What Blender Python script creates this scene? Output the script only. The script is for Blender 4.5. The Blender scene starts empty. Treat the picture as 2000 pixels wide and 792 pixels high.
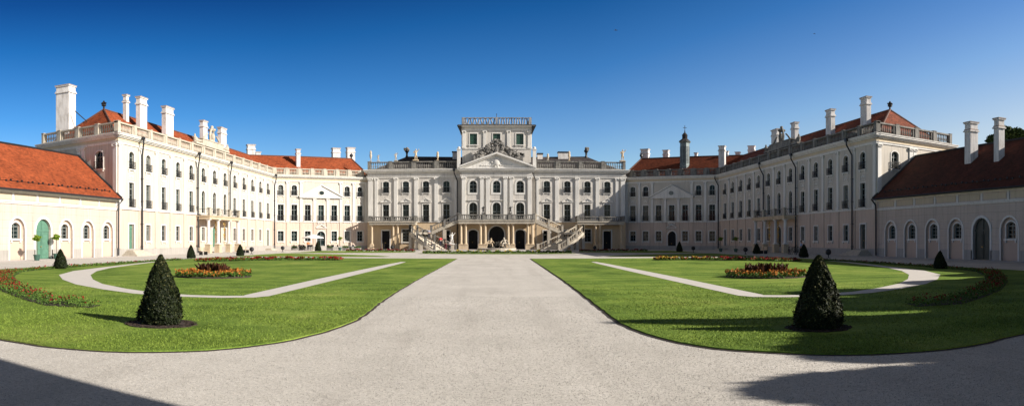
import bpy, math, random
import numpy as np
from mathutils import Vector, Matrix
random.seed(7); RNG = np.random.default_rng(7)
R = math.radians
scene = bpy.context.scene
COL = scene.collection
EYE = 1.8; CAMX = -0.3; FPX = 1350.0; HPX = 966.5; HPY = 468.0

# ------------------------------------------------------------------ materials
def new_mat(name):
    m = bpy.data.materials.new(name); m.use_nodes = True
    nt = m.node_tree; b = nt.nodes['Principled BSDF']
    return m, nt, b
def ramp(nt, stops):
    r = nt.nodes.new('ShaderNodeValToRGB')
    e = r.color_ramp.elements
    while len(e) < len(stops): e.new(0.5)
    for i, (p, c) in enumerate(stops):
        e[i].position = p; e[i].color = (*c, 1)
    return r
def plaster(name, col, var=0.12, scale=0.6, bump=0.15, rough=0.85, stain=None, lines=0.0, streak=0.0):
    m, nt, b = new_mat(name)
    tc = nt.nodes.new('ShaderNodeNewGeometry')
    n1 = nt.nodes.new('ShaderNodeTexNoise'); n1.inputs['Scale'].default_value = scale; n1.inputs['Detail'].default_value = 8; n1.inputs['Roughness'].default_value = .65
    mp = nt.nodes.new('ShaderNodeMapping'); mp.inputs['Scale'].default_value = (1, 1, .35)
    nt.links.new(tc.outputs['Position'], mp.inputs[0]); nt.links.new(mp.outputs[0], n1.inputs['Vector'])
    c0 = tuple(max(0, v*(1-var)) for v in col); c1 = tuple(min(1, v*(1+var*.6)) for v in col)
    r = ramp(nt, [(.3, c0), (.7, c1)])
    nt.links.new(n1.outputs['Fac'], r.inputs[0])
    out = r.outputs[0]
    if stain:
        n2 = nt.nodes.new('ShaderNodeTexNoise'); n2.inputs['Scale'].default_value = 1.7; n2.inputs['Detail'].default_value = 10; n2.inputs['Roughness'].default_value = .75
        mp2 = nt.nodes.new('ShaderNodeMapping'); mp2.inputs['Scale'].default_value = (1.2, 1.2, .5)
        nt.links.new(tc.outputs['Position'], mp2.inputs[0]); nt.links.new(mp2.outputs[0], n2.inputs['Vector'])
        rr = ramp(nt, [(.46, (0, 0, 0)), (.66, (1, 1, 1))]); nt.links.new(n2.outputs['Fac'], rr.inputs[0])
        mx = nt.nodes.new('ShaderNodeMix'); mx.data_type = 'RGBA'
        mx.inputs[7].default_value = (*stain, 1)
        ml = nt.nodes.new('ShaderNodeMath'); ml.operation = 'MULTIPLY'; ml.inputs[1].default_value = .8
        nt.links.new(rr.outputs[0], ml.inputs[0]); nt.links.new(ml.outputs[0], mx.inputs[0])
        nt.links.new(out, mx.inputs[6]); out = mx.outputs[2]
    if streak:
        n4 = nt.nodes.new('ShaderNodeTexNoise'); n4.inputs['Scale'].default_value = 1.0; n4.inputs['Detail'].default_value = 6
        mp4 = nt.nodes.new('ShaderNodeMapping'); mp4.inputs['Scale'].default_value = (5, 5, .25)
        nt.links.new(tc.outputs['Position'], mp4.inputs[0]); nt.links.new(mp4.outputs[0], n4.inputs['Vector'])
        r4 = ramp(nt, [(.5, (1, 1, 1)), (.78, (1-streak,)*3)]); nt.links.new(n4.outputs['Fac'], r4.inputs[0])
        m4 = nt.nodes.new('ShaderNodeMix'); m4.data_type = 'RGBA'; m4.blend_type = 'MULTIPLY'; m4.inputs[0].default_value = 1
        nt.links.new(out, m4.inputs[6]); nt.links.new(r4.outputs[0], m4.inputs[7]); out = m4.outputs[2]
    nt.links.new(out, b.inputs['Base Color'])
    b.inputs['Roughness'].default_value = rough
    n3 = nt.nodes.new('ShaderNodeTexNoise'); n3.inputs['Scale'].default_value = 14; n3.inputs['Detail'].default_value = 5
    nt.links.new(tc.outputs['Position'], n3.inputs['Vector'])
    bp = nt.nodes.new('ShaderNodeBump'); bp.inputs['Strength'].default_value = bump; bp.inputs['Distance'].default_value = .03
    nt.links.new(n3.outputs['Fac'], bp.inputs['Height'])
    if lines:
        w = nt.nodes.new('ShaderNodeTexWave'); w.wave_type = 'BANDS'; w.bands_direction = 'Z'; w.inputs['Scale'].default_value = lines
        nt.links.new(tc.outputs['Position'], w.inputs['Vector'])
        rw = ramp(nt, [(0, (0, 0, 0)), (.06, (1, 1, 1))]); nt.links.new(w.outputs['Fac'], rw.inputs[0])
        bp2 = nt.nodes.new('ShaderNodeBump'); bp2.inputs['Strength'].default_value = .6; bp2.inputs['Distance'].default_value = .03
        nt.links.new(rw.outputs[0], bp2.inputs['Height']); nt.links.new(bp.outputs[0], bp2.inputs['Normal']); bp = bp2
    nt.links.new(bp.outputs[0], b.inputs['Normal'])
    return m
def plain(name, col, rough=.6, metal=0, var=.1, scale=3.0, spec=.5):
    m, nt, b = new_mat(name)
    tc = nt.nodes.new('ShaderNodeNewGeometry')
    n1 = nt.nodes.new('ShaderNodeTexNoise'); n1.inputs['Scale'].default_value = scale; n1.inputs['Detail'].default_value = 6
    nt.links.new(tc.outputs['Position'], n1.inputs['Vector'])
    r = ramp(nt, [(.3, tuple(v*(1-var) for v in col)), (.7, tuple(min(1, v*(1+var)) for v in col))])
    nt.links.new(n1.outputs['Fac'], r.inputs[0]); nt.links.new(r.outputs[0], b.inputs['Base Color'])
    b.inputs['Roughness'].default_value = rough; b.inputs['Metallic'].default_value = metal
    b.inputs['Specular IOR Level'].default_value = spec
    return m
def leafmat(name, c0, c1, rough=.55, nscale=2.2, nd=3):
    m, nt, b = new_mat(name)
    tc = nt.nodes.new('ShaderNodeNewGeometry')
    n1 = nt.nodes.new('ShaderNodeTexNoise'); n1.inputs['Scale'].default_value = nscale; n1.inputs['Detail'].default_value = nd; n1.inputs['Roughness'].default_value = .7
    nt.links.new(tc.outputs['Position'], n1.inputs['Vector'])
    ad = nt.nodes.new('ShaderNodeMath'); ad.operation = 'ADD'
    mu = nt.nodes.new('ShaderNodeMath'); mu.operation = 'MULTIPLY'; mu.inputs[1].default_value = .6
    sb = nt.nodes.new('ShaderNodeMath'); sb.operation = 'MULTIPLY'; sb.inputs[1].default_value = .7
    nt.links.new(tc.outputs['Random Per Island'], mu.inputs[0]); nt.links.new(n1.outputs['Fac'], sb.inputs[0])
    nt.links.new(mu.outputs[0], ad.inputs[0]); nt.links.new(sb.outputs[0], ad.inputs[1])
    r = ramp(nt, [(.28, c0), (.92, c1)]); nt.links.new(ad.outputs[0], r.inputs[0])
    nt.links.new(r.outputs[0], b.inputs['Base Color'])
    b.inputs['Roughness'].default_value = rough
    b.inputs['Specular IOR Level'].default_value = .12
    return m
def rooftile(name, c0, c1, pitchscale=3.2):
    m, nt, b = new_mat(name)
    tc = nt.nodes.new('ShaderNodeNewGeometry')
    n1 = nt.nodes.new('ShaderNodeTexNoise'); n1.inputs['Scale'].default_value = .5; n1.inputs['Detail'].default_value = 8
    n2 = nt.nodes.new('ShaderNodeTexNoise'); n2.inputs['Scale'].default_value = 6; n2.inputs['Detail'].default_value = 3
    nt.links.new(tc.outputs['Position'], n1.inputs['Vector']); nt.links.new(tc.outputs['Position'], n2.inputs['Vector'])
    av = nt.nodes.new('ShaderNodeMath'); av.operation = 'ADD'
    h = nt.nodes.new('ShaderNodeMath'); h.operation = 'MULTIPLY'; h.inputs[1].default_value = .5
    nt.links.new(n1.outputs['Fac'], av.inputs[0]); nt.links.new(n2.outputs['Fac'], av.inputs[1]); nt.links.new(av.outputs[0], h.inputs[0])
    r = ramp(nt, [(.38, c0), (.62, c1)]); nt.links.new(h.outputs[0], r.inputs[0])
    vo = nt.nodes.new('ShaderNodeTexVoronoi'); vo.inputs['Scale'].default_value = 3.2; mpv = nt.nodes.new('ShaderNodeMapping'); mpv.inputs['Scale'].default_value = (1, 1, 1.6)
    nt.links.new(tc.outputs['Position'], mpv.inputs[0]); nt.links.new(mpv.outputs[0], vo.inputs['Vector'])
    bw = nt.nodes.new('ShaderNodeRGBToBW'); nt.links.new(vo.outputs['Color'], bw.inputs[0])
    rv = ramp(nt, [(.15, (.62, .62, .62)), (.5, (1, 1, 1)), (.85, (1.25, 1.22, 1.2))]); nt.links.new(bw.outputs[0], rv.inputs[0])
    mv = nt.nodes.new('ShaderNodeMix'); mv.data_type = 'RGBA'; mv.blend_type = 'MULTIPLY'; mv.inputs[0].default_value = .8
    nt.links.new(r.outputs[0], mv.inputs[6]); nt.links.new(rv.outputs[0], mv.inputs[7])
    wc = nt.nodes.new('ShaderNodeTexWave'); wc.wave_type = 'BANDS'; wc.bands_direction = 'Z'; wc.wave_profile = 'SAW'; wc.inputs['Scale'].default_value = 1.3; wc.inputs['Distortion'].default_value = .6; wc.inputs['Detail Scale'].default_value = 4
    nt.links.new(tc.outputs['Position'], wc.inputs['Vector'])
    rc = ramp(nt, [(0, (.68, .68, .68)), (.2, (1, 1, 1))]); nt.links.new(wc.outputs['Fac'], rc.inputs[0])
    mc = nt.nodes.new('ShaderNodeMix'); mc.data_type = 'RGBA'; mc.blend_type = 'MULTIPLY'; mc.inputs[0].default_value = 1
    nt.links.new(mv.outputs[2], mc.inputs[6]); nt.links.new(rc.outputs[0], mc.inputs[7]); nt.links.new(mc.outputs[2], b.inputs['Base Color'])
    w = nt.nodes.new('ShaderNodeTexWave'); w.wave_type = 'BANDS'; w.bands_direction = 'Z'; w.wave_profile = 'SAW'; w.inputs['Scale'].default_value = pitchscale
    w.inputs['Distortion'].default_value = .4; w.inputs['Detail Scale'].default_value = 3
    nt.links.new(tc.outputs['Position'], w.inputs['Vector'])
    bp = nt.nodes.new('ShaderNodeBump'); bp.inputs['Strength'].default_value = .7; bp.inputs['Distance'].default_value = .05
    nt.links.new(w.outputs['Fac'], bp.inputs['Height'])
    bp2 = nt.nodes.new('ShaderNodeBump'); bp2.inputs['Strength'].default_value = .5; bp2.inputs['Distance'].default_value = .04
    nt.links.new(n2.outputs['Fac'], bp2.inputs['Height']); nt.links.new(bp.outputs[0], bp2.inputs['Normal'])
    nt.links.new(bp2.outputs[0], b.inputs['Normal'])
    b.inputs['Roughness'].default_value = .8; b.inputs['Specular IOR Level'].default_value = .2
    return m
def glassmat():
    m, nt, b = new_mat('window_glass')
    tc = nt.nodes.new('ShaderNodeObjectInfo')
    g = nt.nodes.new('ShaderNodeNewGeometry')
    r = ramp(nt, [(.0, (.003, .005, .006)), (.55, (.006, .012, .013)), (.78, (.014, .028, .028)), (.86, (.03, .045, .045)), (.93, (.20, .20, .18))])
    nt.links.new(tc.outputs['Random'], r.inputs[0])
    n1 = nt.nodes.new('ShaderNodeTexNoise'); n1.inputs['Scale'].default_value = 2.3; n1.inputs['Detail'].default_value = 2
    nt.links.new(g.outputs['Position'], n1.inputs['Vector'])
    rr = ramp(nt, [(.4, (.5, .5, .5)), (.6, (1.3, 1.3, 1.3))]); nt.links.new(n1.outputs['Fac'], rr.inputs[0])
    mx = nt.nodes.new('ShaderNodeMix'); mx.data_type = 'RGBA'; mx.blend_type = 'MULTIPLY'; mx.inputs[0].default_value = 1
    nt.links.new(r.outputs[0], mx.inputs[6]); nt.links.new(rr.outputs[0], mx.inputs[7])
    nt.links.new(mx.outputs[2], b.inputs['Base Color'])
    b.inputs['Roughness'].default_value = .06; b.inputs['Specular IOR Level'].default_value = .2
    bp = nt.nodes.new('ShaderNodeBump'); bp.inputs['Strength'].default_value = .25; bp.inputs['Distance'].default_value = .05
    n2 = nt.nodes.new('ShaderNodeTexNoise'); n2.inputs['Scale'].default_value = 1.6
    nt.links.new(g.outputs['Position'], n2.inputs['Vector'])
    nt.links.new(n2.outputs['Fac'], bp.inputs['Height']); nt.links.new(bp.outputs[0], b.inputs['Normal'])
    return m
def gravelmat():
    m, nt, b = new_mat('pale_gravel')
    tc = nt.nodes.new('ShaderNodeNewGeometry')
    def noise(s, d=6, rr=.6):
        n = nt.nodes.new('ShaderNodeTexNoise'); n.inputs['Scale'].default_value = s; n.inputs['Detail'].default_value = d; n.inputs['Roughness'].default_value = rr
        nt.links.new(tc.outputs['Position'], n.inputs['Vector']); return n
    a = noise(.35, 6, .7); c = noise(17, 7, .95); vor = nt.nodes.new('ShaderNodeTexVoronoi'); vor.inputs['Scale'].default_value = 45
    nt.links.new(tc.outputs['Position'], vor.inputs['Vector'])
    r1 = ramp(nt, [(.32, (.475, .45, .41)), (.68, (.58, .55, .505))]); nt.links.new(a.outputs['Fac'], r1.inputs[0])
    r2 = ramp(nt, [(.36, (.42, .41, .40)), (.46, (.90, .90, .90)), (.55, (1.02, 1.02, 1.02)), (.64, (1.42, 1.41, 1.40))]); nt.links.new(c.outputs['Fac'], r2.inputs[0])
    mx = nt.nodes.new('ShaderNodeMix'); mx.data_type = 'RGBA'; mx.blend_type = 'MULTIPLY'; mx.inputs[0].default_value = 1
    nt.links.new(r1.outputs[0], mx.inputs[6]); nt.links.new(r2.outputs[0], mx.inputs[7])
    d = noise(3.2, 8, .8); r3 = ramp(nt, [(.30, (.84, .83, .82)), (.48, (1, 1, 1))]); nt.links.new(d.outputs['Fac'], r3.inputs[0])
    mx2 = nt.nodes.new('ShaderNodeMix'); mx2.data_type = 'RGBA'; mx2.blend_type = 'MULTIPLY'; mx2.inputs[0].default_value = 1
    nt.links.new(mx.outputs[2], mx2.inputs[6]); nt.links.new(r3.outputs[0], mx2.inputs[7])
    mp = nt.nodes.new('ShaderNodeMapping'); mp.inputs['Scale'].default_value = (1.3, .09, 1)
    e = nt.nodes.new('ShaderNodeTexNoise'); e.inputs['Scale'].default_value = 1.0; e.inputs['Detail'].default_value = 5; e.inputs['Roughness'].default_value = .6
    nt.links.new(tc.outputs['Position'], mp.inputs[0]); nt.links.new(mp.outputs[0], e.inputs['Vector'])
    r6 = ramp(nt, [(.34, (.90, .895, .89)), (.47, (1, 1, 1)), (.66, (1.04, 1.04, 1.04))]); nt.links.new(e.outputs['Fac'], r6.inputs[0])
    mx3 = nt.nodes.new('ShaderNodeMix'); mx3.data_type = 'RGBA'; mx3.blend_type = 'MULTIPLY'; mx3.inputs[0].default_value = 1
    nt.links.new(mx2.outputs[2], mx3.inputs[6]); nt.links.new(r6.outputs[0], mx3.inputs[7]); mx2 = mx3
    nt.links.new(mx2.outputs[2], b.inputs['Base Color']); b.inputs['Roughness'].default_value = .95; b.inputs['Specular IOR Level'].default_value = .15
    bp = nt.nodes.new('ShaderNodeBump'); bp.inputs['Strength'].default_value = .16; bp.inputs['Distance'].default_value = .01
    nt.links.new(vor.outputs['Distance'], bp.inputs['Height'])
    bp2 = nt.nodes.new('ShaderNodeBump'); bp2.inputs['Strength'].default_value = .35; bp2.inputs['Distance'].default_value = .012
    nt.links.new(c.outputs['Fac'], bp2.inputs['Height']); nt.links.new(bp.outputs[0], bp2.inputs['Normal'])
    nt.links.new(bp2.outputs[0], b.inputs['Normal'])
    return m
def lawnmat():
    m, nt, b = new_mat('lawn_turf')
    tc = nt.nodes.new('ShaderNodeNewGeometry')
    def noise(s, d=6, rr=.6, sc=(1, 1, 1)):
        mp = nt.nodes.new('ShaderNodeMapping'); mp.inputs['Scale'].default_value = sc
        n = nt.nodes.new('ShaderNodeTexNoise'); n.inputs['Scale'].default_value = s; n.inputs['Detail'].default_value = d; n.inputs['Roughness'].default_value = rr
        nt.links.new(tc.outputs['Position'], mp.inputs[0]); nt.links.new(mp.outputs[0], n.inputs['Vector']); return n
    a = noise(.28, 9, .72, (1, .6, 1)); c = noise(16, 4, .8)
    r1 = ramp(nt, [(.34, (.070, .120, .018)), (.47, (.135, .215, .034)), (.56, (.185, .265, .046)), (.68, (.27, .32, .075))]); nt.links.new(a.outputs['Fac'], r1.inputs[0])
    r2 = ramp(nt, [(.32, (.55, .6, .5)), (.65, (1.25, 1.2, 1.25))]); nt.links.new(c.outputs['Fac'], r2.inputs[0])
    mx = nt.nodes.new('ShaderNodeMix'); mx.data_type = 'RGBA'; mx.blend_type = 'MULTIPLY'; mx.inputs[0].default_value = 1
    nt.links.new(r1.outputs[0], mx.inputs[6]); nt.links.new(r2.outputs[0], mx.inputs[7])
    nt.links.new(mx.outputs[2], b.inputs['Base Color']); b.inputs['Roughness'].default_value = .9; b.inputs['Specular IOR Level'].default_value = .1
    w = nt.nodes.new('ShaderNodeTexWave'); w.wave_type = 'BANDS'; w.bands_direction = 'Y'; w.inputs['Scale'].default_value = .17; w.inputs['Distortion'].default_value = 1.2; w.inputs['Detail'].default_value = 1; w.inputs['Detail Scale'].default_value = .6
    nt.links.new(tc.outputs['Position'], w.inputs['Vector'])
    rw = ramp(nt, [(.3, (.90, .91, .89)), (.7, (1.08, 1.07, 1.08))]); nt.links.new(w.outputs['Fac'], rw.inputs[0])
    m5 = nt.nodes.new('ShaderNodeMix'); m5.data_type = 'RGBA'; m5.blend_type = 'MULTIPLY'; m5.inputs[0].default_value = 1
    nt.links.new(mx.outputs[2], m5.inputs[6]); nt.links.new(rw.outputs[0], m5.inputs[7]); nt.links.new(m5.outputs[2], b.inputs['Base Color'])
    bp = nt.nodes.new('ShaderNodeBump'); bp.inputs['Strength'].default_value = .5; bp.inputs['Distance'].default_value = .03
    nt.links.new(c.outputs['Fac'], bp.inputs['Height']); nt.links.new(bp.outputs[0], b.inputs['Normal'])
    return m
M = {}
M['low'] = plaster('peach_plaster', (.54, .43, .35), .13, .5, streak=.32)
M['up'] = plaster('cream_plaster', (.525, .48, .41), .12, .5, streak=.30)
M['cen'] = plaster('pale_cream_plaster', (.54, .51, .465), .13, .5, streak=.34)
M['ochre'] = plaster('ochre_plaster', (.55, .42, .27), .12, .5, streak=.15)
M['trim'] = plaster('white_trim', (.66, .64, .60), .12, .8, streak=.28)
M['frieze'] = plaster('sand_frieze', (.56, .46, .32), .08, .6, streak=.15)
M['out'] = plaster('beige_pink_plaster', (.50, .42, .355), .13, .5, lines=.45, streak=.25)
M['niche'] = plaster('pink_niche_plaster', (.50, .38, .30), .08, .5)
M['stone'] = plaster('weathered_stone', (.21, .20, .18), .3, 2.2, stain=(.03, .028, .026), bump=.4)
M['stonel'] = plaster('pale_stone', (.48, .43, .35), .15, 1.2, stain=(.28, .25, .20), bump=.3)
M['plinth'] = plaster('grey_plinth_stone', (.34, .32, .29), .15, 1.0, bump=.3, streak=.25)
M['sand'] = plaster('sandstone', (.55, .44, .30), .12, 1.0, stain=(.35, .27, .18), bump=.2)
M['chim'] = plaster('chimney_whitewash', (.64, .62, .60), .12, 1.2, stain=(.38, .35, .32), streak=.35)
M['cap'] = plaster('chimney_cap_mortar', (.36, .30, .26), .2, 2)
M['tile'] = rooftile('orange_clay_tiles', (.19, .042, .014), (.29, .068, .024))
M['tile_shade_deep'] = rooftile('shade_brown_tiles', (.050, .016, .011), (.085, .025, .015))  # clay tiles again, shade of the right side building roof put into the colour
M['tile_shade'] = rooftile('shade_darkened_clay_tiles', (.12, .032, .015), (.19, .050, .023))  # same clay tiles darkened: shade on the right wing roofs is in the colour
M['ridge'] = plain('ridge_tiles', (.10, .045, .03), .8)
M['slate'] = rooftile('dark_roof_sheet', (.03, .028, .03), (.07, .06, .06))
M['copper'] = plain('grey_green_copper', (.13, .16, .16), .55, .3, .25)
M['iron'] = plain('black_iron', (.018, .018, .02), .5, .4)
M['pipe'] = plain('dark_downpipe', (.035, .036, .04), .45, .5)
M['frame'] = plain('window_paint', (.17, .19, .18), .5, 0, .12)
M['glass'] = glassmat()
M['gdoor'] = plain('green_door_paint', (.09, .20, .14), .5, 0, .12)
M['door_shade'] = plain('shade_darkened_door_paint', (.022, .035, .030), .5)  # green door paint with the right side's shade painted in
M['dark'] = plain('dark_interior', (.012, .011, .011), .9)
M['shut'] = plain('green_shutter', (.035, .10, .07), .5)
M['brass'] = plain('gilt_metal', (.55, .36, .10), .4, .7)
M['lead'] = plaster('mottled_lead_grey', (.30, .30, .30), .3, 3.5, stain=(.04, .04, .045), bump=.5)
M['white'] = plain('white_cloth', (.75, .74, .72), .8)
M['potg'] = plain('dark_green_pot', (.03, .08, .06), .5)
M['bark'] = plain('bark', (.09, .06, .04), .9, 0, .3, 8)
M['soil'] = plain('dark_soil', (.035, .022, .016), .95, 0, .35, 9)
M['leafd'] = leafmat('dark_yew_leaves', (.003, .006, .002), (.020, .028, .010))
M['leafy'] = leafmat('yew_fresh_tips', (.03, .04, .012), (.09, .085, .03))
M['leafg'] = leafmat('green_leaves', (.03, .07, .012), (.10, .17, .03))
M['leaft'] = leafmat('tree_leaves', (.018, .04, .010), (.06, .095, .025))
M['leafr'] = leafmat('dark_red_leaves', (.025, .012, .008), (.10, .04, .02))
M['leafb'] = leafmat('lemon_tree_leaves', (.05, .12, .01), (.20, .28, .03))
M['bloomo'] = leafmat('orange_blossom', (.20, .065, .012), (.42, .16, .03))
M['bloomr'] = leafmat('red_blossom', (.07, .006, .008), (.26, .014, .016))
M['bloomy'] = leafmat('yellow_blossom', (.30, .22, .02), (.50, .36, .06))
M['blade'] = leafmat('grass_blades', (.010, .034, .004), (.24, .33, .055), nscale=.6, nd=10)
M['gravel'] = gravelmat()
M['lawn'] = lawnmat()
M['trophy'] = plaster('blackened_trophy_stone', (.20, .19, .175), .3, 4, stain=(.02, .02, .02), bump=.5)
M['rock'] = plain('dark_wet_rock', (.04, .038, .03), .6, 0, .4, 4)
M['skin'] = plain('skin', (.45, .27, .19), .6)

# ------------------------------------------------------------------ mesh builder
class MB:
    def __init__(s): s.v = []; s.f = []; s.m = []; s.mi = 0
    def poly(s, pts):
        b = len(s.v); s.v.extend(tuple(p) for p in pts); s.f.append(tuple(range(b, b+len(pts)))); s.m.append(s.mi)
    def box(s, x0, x1, y0, y1, z0, z1):
        s.hexa([(x0, y0), (x1, y0), (x1, y1), (x0, y1)], z0, z1)
    def hexa(s, q, z0, z1, q2=None):
        q2 = q2 or q; b = len(s.v); n = len(q)
        s.v.extend((p[0], p[1], z0) for p in q); s.v.extend((p[0], p[1], z1) for p in q2)
        s.f.append(tuple(range(b+n-1, b-1, -1))); s.m.append(s.mi)
        s.f.append(tuple(range(b+n, b+2*n))); s.m.append(s.mi)
        for i in range(n):
            j = (i+1) % n; s.f.append((b+i, b+j, b+n+j, b+n+i)); s.m.append(s.mi)
    def fbox(s, F, u0, u1, n0, n1, z0, z1):
        s.hexa([F.xy(u0, n0), F.xy(u1, n0), F.xy(u1, n1), F.xy(u0, n1)], z0, z1)
    def lathe(s, c, prof, n=12, cap=True):
        b = len(s.v)
        for r, z in prof:
            for i in range(n):
                a = 2*math.pi*i/n; s.v.append((c[0]+r*math.cos(a), c[1]+r*math.sin(a), c[2]+z))
        for k in range(len(prof)-1):
            for i in range(n):
                j = (i+1) % n; s.f.append((b+k*n+i, b+k*n+j, b+(k+1)*n+j, b+(k+1)*n+i)); s.m.append(s.mi)
        if cap:
            s.f.append(tuple(b+i for i in range(n-1, -1, -1))); s.m.append(s.mi)
            e = b+(len(prof)-1)*n; s.f.append(tuple(e+i for i in range(n))); s.m.append(s.mi)
    def tube(s, pts, r, n=6, r1=None):
        pts = [Vector(p) for p in pts]; b = len(s.v); K = len(pts)
        for k, p in enumerate(pts):
            t = (pts[min(k+1, K-1)]-pts[max(k-1, 0)]).normalized()
            a = t.orthogonal() if abs(t.z) > .9 else t.cross(Vector((0, 0, 1)))
            a.normalize(); c = t.cross(a)
            rr = r if r1 is None else r+(r1-r)*k/(K-1)
            for i in range(n):
                an = 2*math.pi*i/n; s.v.append(tuple(p+a*rr*math.cos(an)+c*rr*math.sin(an)))
        for k in range(K-1):
            for i in range(n):
                j = (i+1) % n; s.f.append((b+k*n+i, b+k*n+j, b+(k+1)*n+j, b+(k+1)*n+i)); s.m.append(s.mi)
        s.f.append(tuple(b+i for i in range(n))); s.m.append(s.mi)
        s.f.append(tuple(b+(K-1)*n+i for i in range(n-1, -1, -1))); s.m.append(s.mi)
    def ball(s, c, r, n=8, jit=0):
        rx, ry, rz = (r, r, r) if not hasattr(r, '__len__') else r
        b = len(s.v); h = n//2+1
        for k in range(1, h):
            ph = math.pi*k/h
            for i in range(n):
                a = 2*math.pi*i/n; q = 1+random.uniform(-jit, jit)
                s.v.append((c[0]+rx*q*math.sin(ph)*math.cos(a), c[1]+ry*q*math.sin(ph)*math.sin(a), c[2]+rz*q*math.cos(ph)))
        t = len(s.v); s.v.append((c[0], c[1], c[2]+rz)); s.v.append((c[0], c[1], c[2]-rz))
        for k in range(h-2):
            for i in range(n):
                j = (i+1) % n; s.f.append((b+k*n+i, b+(k+1)*n+i, b+(k+1)*n+j, b+k*n+j)); s.m.append(s.mi)
        for i in range(n):
            j = (i+1) % n
            s.f.append((t, b+i, b+j)); s.m.append(s.mi)
            s.f.append((t+1, b+(h-2)*n+j, b+(h-2)*n+i)); s.m.append(s.mi)
    def mesh(s, name, mats, off=(0, 0, 0), smooth=False):
        me = bpy.data.meshes.new(name)
        o = Vector(off)
        me.from_pydata([(v[0]-o.x, v[1]-o.y, v[2]-o.z) for v in s.v], [], s.f)
        for m in (mats if isinstance(mats, (list, tuple)) else [mats]): me.materials.append(m)
        me.polygons.foreach_set('material_index', s.m)
        if smooth: me.polygons.foreach_set('use_smooth', [True]*len(s.f))
        me.update()
        return me
def tag(o, label=None, cat=None, group=None, kind=None):
    if label: o['label'] = label
    if cat: o['category'] = cat
    if group: o['group'] = group
    if kind: o['kind'] = kind
    return o
def root(name, label, cat, loc, group=None, rz=0):
    o = bpy.data.objects.new(name, None); COL.objects.link(o)
    o.empty_display_size = .3
    o.location = loc; o.rotation_euler.z = rz
    return tag(o, label, cat, group)
def part(name, mb, mats, parent=None, label=None, smooth=False):
    off = parent.location if parent is not None else (0, 0, 0)
    if parent is not None and parent.parent is not None: off = parent.parent.location + parent.location
    me = mb.mesh(name, mats, off, smooth)
    o = bpy.data.objects.new(name, me); COL.objects.link(o)
    if parent is not None: o.parent = parent
    if label: o['label'] = label
    return o
def inst(name, me, parent, loc, rz=0):
    o = bpy.data.objects.new(name, me); COL.objects.link(o)
    o.parent = parent; o.location = loc; o.rotation_euler.z = rz
    return o
def copy_tree(o, parent=None):
    c = o.copy(); COL.objects.link(c)
    if parent is not None: c.parent = parent
    for ch in list(o.children): copy_tree(ch, c)
    return c

class Frame:
    """a wall line seen from its outer side: u runs along, n outward"""
    def __init__(s, A, B, N):
        A = Vector(A[:2]); B = Vector(B[:2]); d = (B-A).normalized()
        N = Vector(N).normalized(); n = Vector((-d.y, d.x))
        if n.dot(N) < 0: n = -n
        U = Vector((n.y, -n.x))
        if (B-A).dot(U) < 0: A, B = B, A
        s.P = A; s.U = U; s.N = n; s.L = (B-A).length
        s.rz = math.atan2(U.y, U.x)
    def xy(s, u, n): p = s.P+s.U*u+s.N*n; return (p.x, p.y)
    def pt(s, u, n, z): p = s.P+s.U*u+s.N*n; return Vector((p.x, p.y, z))
    def u(s, X, Y): return (Vector((X, Y))-s.P).dot(s.U)
class Local:
    """identity frame used for shared meshes: x along, y outward"""
    def xy(s, u, n): return (u, n)
    def pt(s, u, n, z): return Vector((u, n, z))
LOC = Local()

def outline(w, h, arch, inset=0.0, k=10):
    """points of an opening, centred, bottom at z=0; arch: rise"""
    a = w/2-inset; top = h-inset; b0 = inset
    if not arch: return [(-a, b0), (a, b0), (a, top), (-a, top)]
    rise = max(.02, arch*(a/(w/2)))
    zs = top-rise
    pts = [(-a, b0), (a, b0)]
    Rr = (a*a+rise*rise)/(2*rise); cz = top-Rr; a0 = math.asin(min(1, a/Rr))
    for i in range(k+1):
        t = a0-2*a0*i/k; pts.append((Rr*math.sin(t), cz+Rr*math.cos(t)))
    return pts
def strip(mb, F, o0, o1, n, uc=0, zb=0):
    K = len(o0)
    for i in range(K):
        j = (i+1) % K
        mb.poly([F.pt(uc+o0[i][0], n, zb+o0[i][1]), F.pt(uc+o0[j][0], n, zb+o0[j][1]), F.pt(uc+o1[j][0], n, zb+o1[j][1]), F.pt(uc+o1[i][0], n, zb+o1[i][1])])
def band(mb, F, o0, n0, n1, uc=0, zb=0):
    K = len(o0)
    for i in range(K):
        j = (i+1) % K
        mb.poly([F.pt(uc+o0[i][0], n0, zb+o0[i][1]), F.pt(uc+o0[j][0], n0, zb+o0[j][1]), F.pt(uc+o0[j][0], n1, zb+o0[j][1]), F.pt(uc+o0[i][0], n1, zb+o0[i][1])])

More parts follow.
